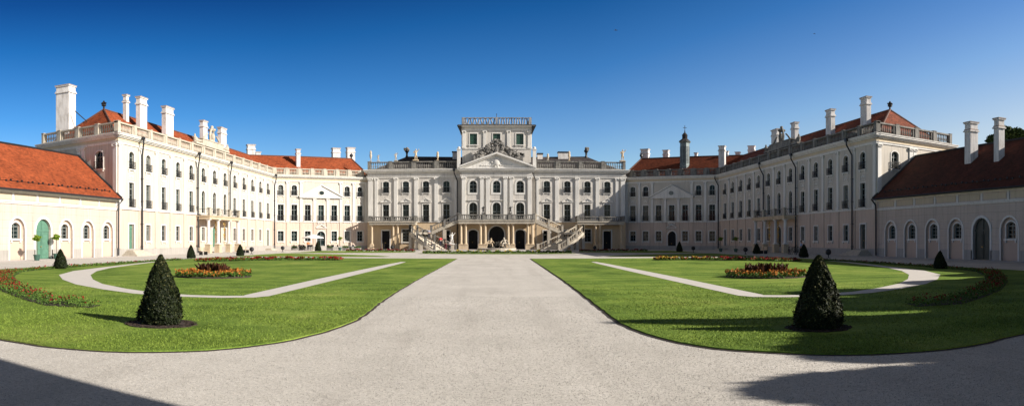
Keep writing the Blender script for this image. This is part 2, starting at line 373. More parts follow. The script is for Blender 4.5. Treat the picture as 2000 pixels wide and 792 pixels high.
def wall(mb, F, u0, u1, z0, z1, ops, depth=.28):
    """flat wall with real openings; ops: (uc, w, zb, zt, arch)"""
    cols = {}
    for o in ops:
        if o[3] <= z0 or o[2] >= z1: continue
        cols.setdefault(round(o[0], 2), []).append(o)
    x = u0
    q = lambda a, b, c, d: mb.poly([F.pt(a, 0, c), F.pt(b, 0, c), F.pt(b, 0, d), F.pt(a, 0, d)]) if b-a > 1e-4 and d-c > 1e-4 else None
    for uc in sorted(cols):
        col = sorted(cols[uc], key=lambda o: o[2]); wm = max(o[1] for o in col)
        a, b = uc-wm/2, uc+wm/2
        q(x, a, z0, z1); x = b; z = z0
        for (c, w, zb, zt, arch) in col:
            q(a, b, z, max(zb, z0)); z = min(zt, z1)
            zb_ = max(zb, z0)
            q(a, c-w/2, zb_, z); q(c+w/2, b, zb_, z)
            ol = outline(w, zt-zb, arch)
            if arch:
                ar = ol[2:]
                for i in range(len(ar)-1):
                    mb.poly([F.pt(c+ar[i][0], 0, zb+ar[i][1]), F.pt(c+ar[i][0], 0, zt), F.pt(c+ar[i+1][0], 0, zt), F.pt(c+ar[i+1][0], 0, zb+ar[i+1][1])])
            band(mb, F, ol, 0, -depth, c, zb)
        q(a, b, z, z1)
    q(x, u1, z0, z1)

# shared window meshes -------------------------------------------------------
WCACHE = {}
def window_meshes(w, h, arch, rows=3, rail=.0, surround=.14, hood=None, door=False, sill=True):
    key = (w, h, arch, rows, rail, surround, hood, door, sill)
    if key in WCACHE: return WCACHE[key]
    d = .26
    g = MB(); ol = outline(w, h, arch, .01)
    g.poly([LOC.pt(x, -d, z) for x, z in ol])
    glass = g.mesh('glass', M['glass'])
    f = MB(); o0 = outline(w, h, arch, .0); o1 = outline(w, h, arch, .07)
    strip(f, LOC, o0, o1, -d+.07); band(f, LOC, o1, -d+.07, -d)
    f.box(-.035, .035, -d+.005, -d+.06, .05, h-.05)
    for r in range(1, rows):
        z = h*r/rows
        t = .022 if r != rows-1 else .04
        f.box(-w/2+.04, w/2-.04, -d+.004, -d+.055, z-t, z+t)
    frame = f.mesh('window', M['frame'])
    s = MB(); q0 = outline(w, h, arch, -.0); q1 = outline(w, h, (arch*1.02 if arch else 0), -surround)
    strip(s, LOC, q0, q1, .06); band(s, LOC, q1, .06, -.01); band(s, LOC, q0, .06, -.05)
    if sill:
        s.box(-w/2-.22, w/2+.22, -.02, .16, -.16, -.02)
        s.box(-w/2-.1, -w/2+.06, -.02, .12, -.34, -.162); s.box(w/2-.06, w/2+.1, -.02, .12, -.34, -.162)
    if hood == 'tri' or hood == 'seg':
        z = h+.34; W = w/2+.38
        s.box(-W, W, 0, .20, z, z+.10)
        k = 8; top = []
        for i in range(k+1):
            t = -1+2*i/k
            top.append((t*W, z+.10+(.52*(1-abs(t)) if hood == 'tri' else .42*(1-t*t))))
        for i in range(k):
            (a0, b0), (a1, b1) = top[i], top[i+1]
            s.hexa([(a0, 0), (a1, 0), (a1, .22), (a0, .22)], 0, 0)  # placeholder replaced below
            base = len(s.v)-8
            zs = [b0, b1, b1, b0]
            for kk in range(4):
                x, y, _ = s.v[base+kk]; s.v[base+kk] = (x, y, zs[kk]-.0)
                x, y, _ = s.v[base+4+kk]; s.v[base+4+kk] = (x, y, zs[kk]+.11)
            if b0+b1 > 2*(z+.12): s.poly([(a0, .07, z+.1), (a1, .07, z+.1), (a1, .07, b1), (a0, .07, b0)])
        s.ball((0, .08, z+.28), (.22, .08, .14), 8)
    if hood == 'bar':
        s.box(-w/2-.3, w/2+.3, 0, .2, h+.32, h+.42)
        s.box(-w/2-.15, w/2+.15, 0, .1, h+.2, h+.318)
    if hood == 'panel':
        z = h+.3
        for (a, b, c, e) in ((-w/2, w/2, z, z+.05), (-w/2, w/2, z+.75, z+.8), (-w/2, -w/2+.05, z+.051, z+.749), (w/2-.05, w/2, z+.051, z+.749)):
            s.box(a, b, 0, .05, c, e)
        for i in range(3):
            s.ball(((i-1)*w*.22, .02, z+.4+.1*(i == 1)), (.13, .06, .16), 7)
    sur = s.mesh('surround', M['trim'])
    rl = None
    if rail:
        r = MB(); W = w/2+.1; y = .22
        r.box(-W, W, y-.02, y+.02, rail-.04, rail); r.box(-W, W, y-.02, y+.02, .04, .07)
        for sx in (-W, W): r.box(sx-.02, sx+.02, 0, y, rail-.04, rail); r.box(sx-.02, sx+.02, 0, y, .04, .07)
        n = 11
        for i in range(n+1):
            x = -W+2*W*i/n; r.box(x-.012, x+.012, y-.012, y+.012, .07, rail-.04)
        for i in range(3):
            x = -W*.6+W*.6*i
            r.tube([(x+.12*math.cos(t*.785), y, rail*.5+.16*math.sin(t*.785)) for t in range(9)], .016, 4)
        r.box(-W, W, 0, y, -.01, .02)
        rl = r.mesh('railing', M['iron'])
    dm = None
    WCACHE[key] = (frame, glass, sur, rl)
    return WCACHE[key]
def put_window(F, uc, zb, par, w, h, arch=0, **k):
    fr, gl, su, rl = window_meshes(w, h, arch, **k)
    p = F.pt(uc, 0, zb)-par.location
    o = inst('window', fr, par, p, F.rz)
    inst('glass', gl, o, (0, 0, 0)); inst('surround', su, o, (0, 0, 0))
    if rl: inst('railing', rl, o, (0, 0, 0))
    return o
def put_door(F, uc, zb, par, w, h, arch=0, mat='gdoor', surround=.18, label=None, fan=True):
    d = .24; m = MB(); ol = outline(w, h, arch, .01)
    m.poly([LOC.pt(x, -d, z) for x, z in ol])
    hh = (h-arch) if arch else h
    hz = hh-.12 if arch else h*.82
    m.box(-w/2+.02, w/2-.02, -d, -d+.07, hz, hz+.14)
    m.box(-.04, .04, -d, -d+.06, .03, h-.06)
    for sx in (-1, 1):
        for (a, b) in ((.12, .40), (.44, .96)):
            x0, x1 = sorted((sx*.09, sx*(w/2-.1)))
            z0, z1 = hz*a, hz*b-.06
            for q in ((x0, x1, z0, z0+.05), (x0, x1, z1-.05, z1), (x0, x0+.05, z0+.051, z1-.051), (x1-.05, x1, z0+.051, z1-.051)):
                m.box(q[0], q[1], -d, -d+.03, q[2], q[3])
            m.box(x0+.12, x1-.12, -d, -d+.025, z0+.12, z1-.12)
    m.box(-w/2, w/2, -d, -.02, -.02, .04)
    o = inst('door', m.mesh('door', M[mat]), par, F.pt(uc, 0, zb)-par.location, F.rz)
    if label: o['label'] = label
    hd = MB(); hd.box(.07, .11, -d, -d+.10, hz*.42, hz*.46); hd.box(.07, .22, -d+.08, -d+.11, hz*.44, hz*.455)
    inst('handle', hd.mesh('handle', M['brass']), o, (0, 0, 0))
    s = MB(); q0 = outline(w, h, arch); q1 = outline(w, h, arch*1.02 if arch else 0, -surround)
    q1 = [(x, max(z, 0)) for x, z in q1]
    strip(s, LOC, q0, q1, .07); band(s, LOC, q1, .07, -.01); band(s, LOC, q0, .07, -.05)
    inst('surround', s.mesh('surround', M['trim']), o, (0, 0, 0))
    return o

def cornice(mb, F, u0, u1, prof, e0=0, e1=0):
    """prof: list of (z0,z1,proj); e0/e1: run past the ends by proj*e"""
    for (z0, z1, p) in prof:
        mb.fbox(F, u0-p*e0, u1+p*e1, -.3, p, z0, z1)
def balustrade(mb, F, u0, u1, z0, z1, n0=-.45, n1=-.05, bay=None, bal=.28, slim=False, ends=(1, 1)):
    L = u1-u0; nb = max(1, round(L/(bay or 3.5))); 
    mb.fbox(F, u0, u1, n0-.02, n1+.02, z0, z0+.22)
    mb.fbox(F, u0, u1, n0-.04, n1+.05, z1-.16, z1-.001)
    pw = .26
    for i in range(nb+1):
        if i == 0 and not ends[0] or i == nb and not ends[1]: continue
        u = u0+L*i/nb; a = max(u0, u-pw); b = min(u1, u+pw)
        if i == 0: a, b = u0, u0+2*pw*.8
        if i == nb: a, b = u1-2*pw*.8, u1
        mb.fbox(F, a, b, n0-.06, n1+.08, z0+.001, z1+.03)
        mb.fbox(F, a-.04, b+.04, n0-.1, n1+.12, z1+.032, z1+.09)
    zc = (z0+.22+z1-.16)/2; hh = (z1-.16-z0-.22)
    nc = (n0+n1)/2
    for i in range(nb):
        a = u0+L*i/nb+pw+.06; b = u0+L*(i+1)/nb-pw-.06
        # half panels beside the pedestals
        mb.fbox(F, a-.06, a+.22, n0+.05, n1-.03, z0+.221, z1-.161)
        mb.fbox(F, b-.22, b+.06, n0+.05, n1-.03, z0+.221, z1-.161)
        a += .22; b -= .22
        k = max(2, int((b-a)/bal))
        for j in range(k):
            u = a+(b-a)*(j+.5)/k
            p = F.pt(u, nc, z0+.22)
            mb.lathe(p, [(.07, 0), (.05, .08*hh), (.105, .38*hh), (.05, .75*hh), (.075, .92*hh), (.075, hh)], 6, cap=False)

def pilaster(mb, F, u, z0, z1, w=.55, p=.12, cap=True, scroll=False):
    mb.fbox(F, u-w/2, u+w/2, -.02, p, z0+.30, z1-.42)
    mb.fbox(F, u-w/2-.07, u+w/2+.07, -.02, p+.06, z0, z0+.299)
    if cap:
        mb.fbox(F, u-w/2-.03, u+w/2+.03, -.02, p+.04, z1-.419, z1-.36)
        mb.fbox(F, u-w/2+.02, u+w/2-.02, -.02, p+.02, z1-.359, z1-.13)
        mb.fbox(F, u-w/2-.10, u+w/2+.10, -.02, p+.12, z1-.129, z1-.001)
        for s in (-1, 1):
            c = F.pt(u+s*(w/2+.02), p+.03, z1-.22)
            mb.ball(c, (.12, .12, .12), 7)
        if scroll:
            for s in (-.5, 0, .5): mb.ball(F.pt(u+s*w*.5, p+.03, z1-.32), (.08, .08, .12), 6)

def column(mb, c, z0, z1, r=.24, n=14):
    h = z1-z0
    mb.hexa([(c[0]-r*1.4, c[1]-r*1.4), (c[0]+r*1.4, c[1]-r*1.4), (c[0]+r*1.4, c[1]+r*1.4), (c[0]-r*1.4, c[1]+r*1.4)], z0, z0+.1)
    mb.lathe((c[0], c[1], z0+.1), [(r*1.3, 0), (r*1.3, .07), (r*1.05, .13), (r, .18), (r*.98, h*.4), (r*.84, h-.42), (r*.95, h-.40), (r*.95, h-.36), (r*.86, h-.34), (r*1.15, h-.24), (r*1.2, h-.2)], n)
    q = r*1.35
    mb.hexa([(c[0]-q, c[1]-q), (c[0]+q, c[1]-q), (c[0]+q, c[1]+q), (c[0]-q, c[1]+q)], z1-.1, z1)

def chimney(par, c, w, d, zb, zt, rz=0, slim=False, pots=0):
    """chimney as a part of its building"""
    mb = MB(); h = zt-zb
    def bx(a, b, z0, z1, mi=0):
        mb.mi = mi
        ca, sa = math.cos(rz), math.sin(rz)
        q = [(c[0]+x*ca-y*sa, c[1]+x*sa+y*ca) for x, y in ((-a/2, -b/2), (a/2, -b/2), (a/2, b/2), (-a/2, b/2))]
        mb.hexa(q, z0, z1)
    bx(w, d, zb, zt-1.0); bx(w+.22, d+.22, zt-.999, zt-.87); bx(w+.08, d+.08, zt-.869, zt-.72, 1 if slim else 0)
    bx(w-.04, d-.04, zt-.719, zt-.2); bx(w+.16, d+.16, zt-.199, zt-.08); bx(w+.24, d+.24, zt-.079, zt, 1)
    for i in range(pots): 
        mb.mi = 1; mb.box(c[0]-w*.3+i*w*.3-.1, c[0]-w*.3+i*w*.3+.1, c[1]-.12, c[1]+.12, zt+.001, zt+.16)
    return part('chimney', mb, [M['chim'], M['cap']], par)

def downpipe(par, F, u, ztop=13.3, zb=.05, n0=.75):
    mb = MB()
    mb.tube([F.pt(u+.55, n0, ztop), F.pt(u+.5, n0, ztop-.5), F.pt(u, .3, ztop-1.7), F.pt(u, .3, ztop-2.2), F.pt(u, .3, zb)], .095, 7)
    mb.hexa([F.xy(u+.35, n0-.15), F.xy(u+.75, n0-.15), F.xy(u+.75, n0+.15), F.xy(u+.35, n0+.15)], ztop-.1, ztop+.25)
    z = 1.0
    while z < ztop-2.3:
        mb.fbox(F, u-.13, u+.13, .05, .42, z, z+.05); z += 2.6
    return part('downpipe', mb, M['pipe'], par)

def offset_line(pts, d, side):
    """offset polyline with mitres; side normals given per segment"""
    out = []
    for i, p in enumerate(pts):
        p = Vector(p)
        if i == 0: out.append(p+Vector(side[0])*d)
        elif i == len(pts)-1: out.append(p+Vector(side[-1])*d)
        else:
            a, b = Vector(side[i-1]), Vector(side[i]); m = (a+b).normalized()
            out.append(p+m*(d/m.dot(a)))
    return out
def ground(px, py):
    r = FPX*EYE/(py-HPY); t = (px-HPX)/FPX
    return (CAMX+r*math.sin(t), r*math.cos(t))
def ray_point(px, py, r):
    t = (px-HPX)/FPX
    return Vector((CAMX+r*math.sin(t), r*math.cos(t), EYE+(HPY-py)*r/FPX))

ZC0, ZC1, ZB = 12.4, 13.5, 14.8
CORN = [(12.4, 12.62, .10), (12.621, 12.66, .17), (13.02, 13.14, .22), (13.141, 13.26, .38), (13.261, 13.42, .52), (13.421, 13.5, .60)]
W2 = dict(w=1.15, h=2.0, arch=.3, rows=3, rail=.85)
# ------------------------------------------------------------------ the two long wings
def build_wing(s):
    side = 'sunlit left' if s < 0 else 'shaded right'
    X = 39.5*s; Y0, Y1 = 64.6, 118.4; back = (52.3*s, 67.5)
    g = root('palace_wing', ('white three storey palace wing in full sun on the left, under an orange roof' if s < 0 else
             'three storey palace wing in shade along the right side of the court, with black downpipes'), 'palace wing', (X, 91, 0))
    F = Frame((X, Y0), (X, Y1), (-s, 0))
    bays = [67.5+3.95*i for i in range(13)]
    ops = []; 
    for i, y in enumerate(bays):
        u = F.u(X, y)
        door = i in (0, 12)
        c3 = i in (5, 6, 7)
        ops.append((u, 1.15, 9.8, 11.75, .3))
        ops.append((u, 1.15, 5.5, 8.25 if not c3 else 8.6, .57 if c3 else 0))
        if door: ops.append((u, 1.15, .67 if i == 0 else .3, 3.55, 0))
        elif i == 6: ops.append((u, 1.5, .1, 3.75, .5))
        else: ops.append((u, 1.12, 1.68, 3.55, 0))
    mb = MB(); wall(mb, F, 0, F.L, 0, 5.25, ops); mb.mi = 1; wall(mb, F, 0, F.L, 5.25, 13.45, ops)
    # the near return wall, the back and far side
    R_ = Frame((X, Y0), back, (0, -1))
    ur = R_.u(X, Y0)
    rwin = [R_.u(*(Vector((X, Y0)).lerp(Vector(back), t))) for t in (.22, .72)]
    rops = [(u, 1.15, 9.8, 11.75, .3) for u in rwin]
    mb.mi = 0; wall(mb, R_, 0, R_.L, 0, 5.25, []); mb.mi = 1; wall(mb, R_, 0, R_.L, 5.25, 13.45, rops)
    bx = 52.3*s
    mb.poly([(bx, 67.5, 0), (bx, 67.5, 13.45), (bx, 126, 13.45), (bx, 126, 0)])
    mb.poly([(bx, 126, 0), (bx, 126, 13.45), (X+2*s, 126, 13.45), (X+2*s, 126, 0)])
    part('wall', mb, [M['low'], M['up']], g)
    for i, y in enumerate(bays):
        u = F.u(X, y); c3 = i in (5, 6, 7)
        put_window(F, u, 9.8, g, 1.15, 1.95, .3, rows=3, rail=.8)
        put_window(F, u, 5.5, g, 1.15, 3.1 if c3 else 2.75, .57 if c3 else 0, rows=4, rail=.0 if c3 else .9, hood=None if c3 else 'panel')
        if i == 0: put_door(F, u, .67, g, 1.15, 2.88, mat='gdoor' if s < 0 else 'door_shade')
        elif i == 12: put_door(F, u, .3, g, 1.15, 3.25, mat='gdoor' if s < 0 else 'door_shade')
        elif i == 6: put_door(F, u, .1, g, 1.5, 3.65, .5, mat='gdoor' if s < 0 else 'door_shade')
        else: put_window(F, u, 1.68, g, 1.12, 1.87, 0, rows=3)
    for u in rwin: put_window(R_, u, 9.8, g, 1.15, 1.95, .3, rows=3, rail=.8)
    # trim
    t = MB()
    for (z0, z1, p) in [(5.18, 5.28, .16), (5.281, 5.36, .10)]:
        t.fbox(F, 0, F.L, -.02, p, z0, z1); t.fbox(R_, 0, R_.L, -.02, p, z0, z1)
    edges = [Y0+.35]+[(bays[i]+bays[i+1])/2 for i in range(12)]+[Y1-.5]
    part('string_course', t, M['trim'], g)
    for y in edges:
        t = MB(); u = F.u(X, y); pilaster(t, F, u, 5.37, 12.4); part('pilaster', t, M['trim'], g)
        t = MB(); t.fbox(F, u-.3, u+.3, -.02, .10, .82, 5.17); part('lesene', t, M['low'], g)
    for tt in (.03, .42, .47, .97):
        t = MB(); p = Vector((X, Y0)).lerp(Vector(back), tt); pilaster(t, R_, R_.u(*p), 5.37, 12.4, scroll=True)
        part('pilaster', t, M['trim'], g)
    t = MB()
    for f in (F, R_):
        cornice(t, f, 0, f.L, CORN, 1, 1)
    t.mi = 1
    for f in (F, R_): t.fbox(f, -.05, f.L+.05, -.3, .06, 12.661, 13.019)
    part('cornice', t, [M['trim'], M['frieze']], g)
    t = MB()
    t.fbox(F, 0, F.L, -.02, .09, 0, .8); t.fbox(R_, 0, R_.L, -.02, .09, 0, .8)
    part('plinth', t, M['plinth'], g)
    t = MB()
    ua, ub = F.u(X, 84.9), F.u(X, 96.8); ua, ub = min(ua, ub), max(ua, ub)
    z0 = 13.501
    balustrade(t, F, 0, F.L, z0, ZB, bay=3.95)
    balustrade(t, R_, .1, R_.L-.1, z0, ZB, bay=3.2)
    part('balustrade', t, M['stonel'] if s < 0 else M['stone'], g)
    # crest over the three middle bays
    t = MB(); uc = (ua+ub)/2; hw = (ub-ua)/2
    t.fbox(F, uc-hw, uc+hw, -.55, .12, 14.88, 15.15)
    t.fbox(F, uc-hw*.62, uc+hw*.62, -.5, .06, 15.15, 15.75)
    t.fbox(F, uc-hw*.66, uc+hw*.66, -.56, .14, 15.751, 15.87)
    for sg in (-1, 1):
        pts = []
        for k in range(15):
            a = k/14; pts.append(F.pt(uc+sg*(hw*.98-(hw*.72)*a), -.2, 15.25+1.5*a*a+.12*math.sin(a*9)))
        t.tube(pts, .2, 7, .11)
        t.ball(F.pt(uc+sg*hw*.95, -.2, 15.45), (.38, .38, .38), 8)
        t.tube([F.pt(uc+sg*.55, -.2, 15.8), F.pt(uc+sg*.75, -.2, 16.7), F.pt(uc+sg*.5, -.2, 17.3), F.pt(uc+sg*.1, -.2, 17.75)], .16, 7)
        t.lathe(F.pt(uc+sg*hw*.98, -.2, 15.15), [(.16, 0), (.1, .15), (.25, .45), (.28, .6), (.12, .75), (.16, .85), (.02, 1.1)], 8)
    t.ball(F.pt(uc, -.2, 16.5), (.42, .3, .62), 9, .08); t.ball(F.pt(uc, -.2, 17.5), (.62, .4, .28), 9, .1)
    t.ball(F.pt(uc, -.2, 17.9), (.25, .25, .25), 8); t.fbox(F, uc-.5, uc+.5, -.4, 0, 15.87, 16.1)
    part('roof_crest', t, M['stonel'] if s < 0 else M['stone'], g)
    # roof
    V = [Vector((X, Y0)), Vector((X, Y1))]
    sd = 1*s
    q = MB(); ez = 13.55; rz_ = 17.7
    n2 = Vector((.532*s, .847)); m = (Vector((s, 0))+n2).normalized(); kk = 1/m.dot(Vector((s, 0)))
    C = Vector((X, Y1))
    e_near = Vector((X+.7*s, Y0+.8)); e_far = C+m*.7*kk; r_far = C+m*6*kk; b_far = C+m*12*kk
    r_near = Vector((45.5*s, 71.2)); b_near = Vector((51.6*s, 68.3))
    P = lambda v, z: (v.x, v.y, z)
    q.poly([P(e_near, ez), P(e_far, ez), P(r_far, rz_), P(r_near, rz_)])
    q.poly([P(b_near, ez), P(r_near, rz_), P(r_far, rz_), P(b_far, ez)])
    q.poly([P(e_near, ez), P(r_near, rz_), P(b_near, ez)])
    rf = part('roof', q, M['tile'] if s < 0 else M['tile_shade'], g)
    q = MB(); 
    for a, b in ((P(e_near, ez), P(r_near, rz_)), (P(b_near, ez), P(r_near, rz_)), (P(r_near, rz_), P(r_far, rz_))): q.tube([a, b], .13, 6)
    part('ridge_tiles', q, M['ridge'], g)
    q = MB(); c = (r_near.x, r_near.y, rz_)
    q.lathe(c, [(.12, -.1), (.12, .35), (.28, .42), (.3, .6), (.12, .7), (.2, .85), (.1, 1.0), (.02, 1.1)], 8)
    for a in range(4): q.ball((c[0]+.28*math.cos(a*1.57), c[1]+.28*math.sin(a*1.57), c[2]+.75), (.13, .13, .1), 6)
    part('finial', q, M['iron'], g)
    cs = [(0, 75.6, 1.75), (0, 82.8, 2.3), (0, 94.6, 1.5), (0, 101.8, 2.2)] if s < 0 else [(0, 72.3, 1.5), (0, 81.5, 1.5), (0, 92.8, 1.4), (0, 99.9, 2.2)]
    for k, (_, y, w) in enumerate(cs):
        chimney(g, (42.7*s, y), .62, w, 13.9, 19.65 if s < 0 else 19.15, 0)
    if s < 0:
        chimney(g, (-44.2, 74.3), .5, .65, 15.4, 19.9, slim=True)
        chimney(g, (-50.2, 69.8), 1.95, 1.5, 13.6, 20.9, pots=3)
        b = MB(); b.tube([(-48.4, 69.2, 17.5), (-46.6, 70.4, 15.6)], .06, 5); part('brace', b, M['iron'], g)
    for y in ((69.55, 85.0, 96.6, 118.0) if s < 0 else (69.55, 85.0, 96.6, 118.0)):
        downpipe(g, F, F.u(X, y)+(-.0))
    # portico with balcony
    t = MB(); nf = 2.0
    y0, y1 = 84.9, 96.8; a, b = sorted((F.u(X, y0), F.u(X, y1)))
    t.fbox(F, a, b, 0, nf+.12, 4.98, 5.1); t.fbox(F, a+.1, b-.1, .02, nf, 4.62, 4.979); 
    part('balcony_slab', t, M['sand'], g)
    for y in (85.4, 88.7, 92.7, 96.3):
        t = MB(); u = F.u(X, y); c = F.xy(u, nf-.35)
        column(t, c, 1.2, 4.62, .24)
        part('column', t, M['trim'] if s < 0 else M['trim'], g, smooth=False)
        t = MB(); t.fbox(F, u-.38, u+.38, nf-.73, nf+.03, .0, 1.1); t.fbox(F, u-.43, u+.43, nf-.78, nf+.08, 1.1, 1.199)
        part('pedestal', t, M['sand'], g)
        t = MB(); t.fbox(F, u-.2, u+.2, nf-.42, nf-.02, 5.101, 6.1); t.fbox(F, u-.25, u+.25, nf-.47, nf+.03, 6.101, 6.18)
        part('balcony_post', t, M['stonel'], g)
    r = MB()
    def seg(p0, p1):
        p0, p1 = Vector(p0), Vector(p1)
        r.tube([p0+Vector((0, 0, .9)), p1+Vector((0, 0, .9))], .03, 5); r.tube([p0+Vector((0, 0, .08)), p1+Vector((0, 0, .08))], .025, 5)
        n = int((p1-p0).length/.28)
        for k in range(n+1):
            c = p0.lerp(p1, k/n)
            r.tube([c+Vector((0, 0, .08)), c+Vector((0, 0, .3)), c+(p1-p0).normalized()*(.1 if k % 2 else -.1)+Vector((0, 0, .5)), c+Vector((0, 0, .9))], .018, 4)
    seg(F.pt(a+.15, nf-.22, 5.1), F.pt(b-.15, nf-.22, 5.1)); seg(F.pt(a+.15, 0, 5.1), F.pt(a+.15, nf-.22, 5.1)); seg(F.pt(b-.15, 0, 5.1), F.pt(b-.15, nf-.22, 5.1))
    part('balcony_railing', r, M['iron'], g)
    # gilded lantern scrollwork hung in the portico
    uc = F.u(X, 90.75)
    for sg in (-1, 1):
        t = MB()
        for zc, rr in ((4.0, .32), (3.3, .24), (2.4, .3)):
            t.tube([F.pt(uc+sg*1.55+rr*math.cos(k*.7), nf-.9, zc+rr*math.sin(k*.7)) for k in range(9)], .05, 5)
        t.tube([F.pt(uc+sg*1.55, nf-.9, .9), F.pt(uc+sg*1.55, nf-.9, 4.5)], .035, 5)
        part('gilded_scrollwork', t, M['brass'], g)
    # door steps
    for y, n, zt in ((67.5, 4, .66), (90.75, 1, .14), (114.9, 2, .3)):
        t = MB(); u = F.u(X, y)
        for k in range(n):
            e = (n-k)*.32; t.fbox(F, u-.9-e, u+.9+e, .09, .7+e, k*zt/n, (k+1)*zt/n)
        part('door_steps', t, M['stonel'], g)
    return F, g

# ------------------------------------------------------------------ quadrants
def build_quadrant(s):
    g = root('corner_wing', ('sunlit angled corner wing with pediment and cafe door left of the central block' if s < 0 else
             'shaded angled corner wing with pediment and dark arched door, right of the central block'), 'palace wing', (32*s, 123, 0))
    A = (39.5*s, 118.4); B = (23.2*s, 128.75)
    F = Frame(A, B, (-s*.53, -.85)); L = F.L
    ops = []
    Lw = 17.9; cen = [((L-Lw) if s < 0 else 0)+Lw*(i+.5)/7 for i in range(7)]
    if abs(F.u(*A)) > 1: cen = [L-Lw+Lw*(i+.5)/7 for i in range(7)]
    else: cen = [Lw*(i+.5)/7 for i in range(7)]
    c0_ = cen[0]-Lw/14
    for i, u in enumerate(cen):
        if i not in (2, 3, 4): ops.append((u, 1.0, 9.9, 11.75, .25))
        ops.append((u, 1.1, 5.3, 8.2, 0))
        ops.append((u, 1.6 if i == 3 else 1.1, .05 if i == 3 else 1.55, 3.4, .8 if i == 3 else 0))
    mb = MB(); wall(mb, F, 0, L, 0, 5.05, ops); mb.mi = 1; wall(mb, F, 0, L, 5.05, 13.45, ops)
    part('wall', mb, [M['low'], M['up']], g)
    for i, u in enumerate(cen):
        if i not in (2, 3, 4): put_window(F, u, 9.9, g, 1.0, 1.85, .25, rows=2, rail=.8)
        put_window(F, u, 5.3, g, 1.1, 2.9, 0, rows=3, rail=.95, hood='panel' if i not in (2, 3, 4) else None)
        if i == 3:
            put_window(F, u, .05, g, 1.6, 3.35, .8, rows=4, sill=False) if s < 0 else put_door(F, u, .05, g, 1.6, 3.35, .8, mat='dark')
            if s > 0:
                pass
        else: put_window(F, u, 1.55, g, 1.1, 1.85, 0, rows=3)
    t = MB()
    t.fbox(F, 0, L, -.02, .14, 5.02, 5.14); part('string_course', t, M['trim'], g)
    for i in range(8):
        u = min(max(c0_+Lw*i/7, .3), L-.3); t = MB()
        pilaster(t, F, u, 5.15, 9.4 if i in (3, 4) else 12.4, .45); part('pilaster', t, M['trim'], g)
        t = MB(); t.fbox(F, u-.22, u+.22, -.02, .10, .72, 5.01); part('lesene', t, M['low'], g)
    # pediment over the middle three bays
    t = MB(); ua, ub = c0_+Lw*2/7-.35, c0_+Lw*5/7+.35; um = (ua+ub)/2; zb, zt = 9.45, 11.75; pr = .3
    t.fbox(F, ua, ub, 0, pr+.1, zb, zb+.16)
    for (p, q_) in (((ua-.1, zb+.16), (um, zt)), ((um, zt), (ub+.1, zb+.16))):
        base = len(t.v)
        t.hexa([F.xy(p[0], 0), F.xy(q_[0], 0), F.xy(q_[0], pr+.22), F.xy(p[0], pr+.22)], 0, 1)
        for k, z in enumerate((p[1], q_[1], q_[1], p[1])):
            v = t.v[base+k]; t.v[base+k] = (v[0], v[1], z); v = t.v[base+4+k]; t.v[base+4+k] = (v[0], v[1], z+.22)
    t.poly([F.pt(ua, pr, zb+.16), F.pt(ub, pr, zb+.16), F.pt(um, pr, zt)])
    for k in range(16):
        a0, a1 = k*math.pi/8, (k+1)*math.pi/8
        t.poly([F.pt(um+.62*math.cos(a0), pr+.06, 10.4+.52*math.sin(a0)), F.pt(um+.62*math.cos(a1), pr+.06, 10.4+.52*math.sin(a1)),
                F.pt(um+.48*math.cos(a1), pr+.06, 10.4+.38*math.sin(a1)), F.pt(um+.48*math.cos(a0), pr+.06, 10.4+.38*math.sin(a0))])
        t.poly([F.pt(um+.62*math.cos(a0), pr+.06, 10.4+.52*math.sin(a0)), F.pt(um+.62*math.cos(a1), pr+.06, 10.4+.52*math.sin(a1)),
                F.pt(um+.62*math.cos(a1), pr, 10.4+.52*math.sin(a1)), F.pt(um+.62*math.cos(a0), pr, 10.4+.52*math.sin(a0))])
    pd = part('pediment', t, M['trim'], g)
    t = MB(); t.poly([F.pt(um+.5*math.cos(k*math.pi/8), pr+.03, 10.4+.4*math.sin(k*math.pi/8)) for k in range(16)])
    part('oval_window', t, M['glass'], pd)
    t = MB(); cornice(t, F, -.2, L+.2, CORN); t.mi = 1; t.fbox(F, -.2, L+.2, -.3, .06, 12.661, 13.019)
    part('cornice', t, [M['trim'], M['frieze']], g)
    t = MB(); t.fbox(F, 0, L, -.02, .08, 0, .7); part('plinth', t, M['plinth'], g)
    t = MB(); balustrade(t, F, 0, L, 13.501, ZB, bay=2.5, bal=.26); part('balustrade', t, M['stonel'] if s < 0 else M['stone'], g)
    # portal hood
    t = MB(); u = cen[3]
    t.fbox(F, u-1.0, u+1.0, 0, .25, 3.95, 4.05)
    for sg in (-1, 1): t.tube([F.pt(u+sg*1.0, .12, 4.05), F.pt(u, .12, 4.6)], .09, 5)
    for k in range(5): t.ball(F.pt(u-.6+.3*k, .06, 4.75), (.14, .1, .14), 6)
    part('portal_hood', t, M['trim'], g)
    n2 = Vector((.532*s, .847)); m = (Vector((s, 0))+n2).normalized(); kk = 1/m.dot(Vector((s, 0)))
    C = Vector(A); Bv = Vector(B); e0 = C+m*.7*kk; r0 = C+m*6*kk; b0 = C+m*12*kk
    dr = (Bv-C).normalized()
    e1 = Bv+n2*.7; r1 = Bv+n2*6-dr*2.2; b1 = Bv+n2*12; ez, rz_ = 13.55, 17.7
    P = lambda v, z: (v.x, v.y, z)
    q = MB(); q.poly([P(e0, ez), P(e1, ez), P(r1, rz_), P(r0, rz_)]); q.poly([P(b0, ez), P(r0, rz_), P(r1, rz_), P(b1, ez)]); q.poly([P(e1, ez), P(b1, ez), P(r1, rz_)])
    part('roof', q, M['tile'] if s < 0 else M['tile_shade'], g)
    q = MB()
    for a, b in ((P(e1, ez), P(r1, rz_)), (P(r0, rz_), P(r1, rz_))): q.tube([a, b], .14, 6)
    part('ridge_tiles', q, M['ridge'], g)
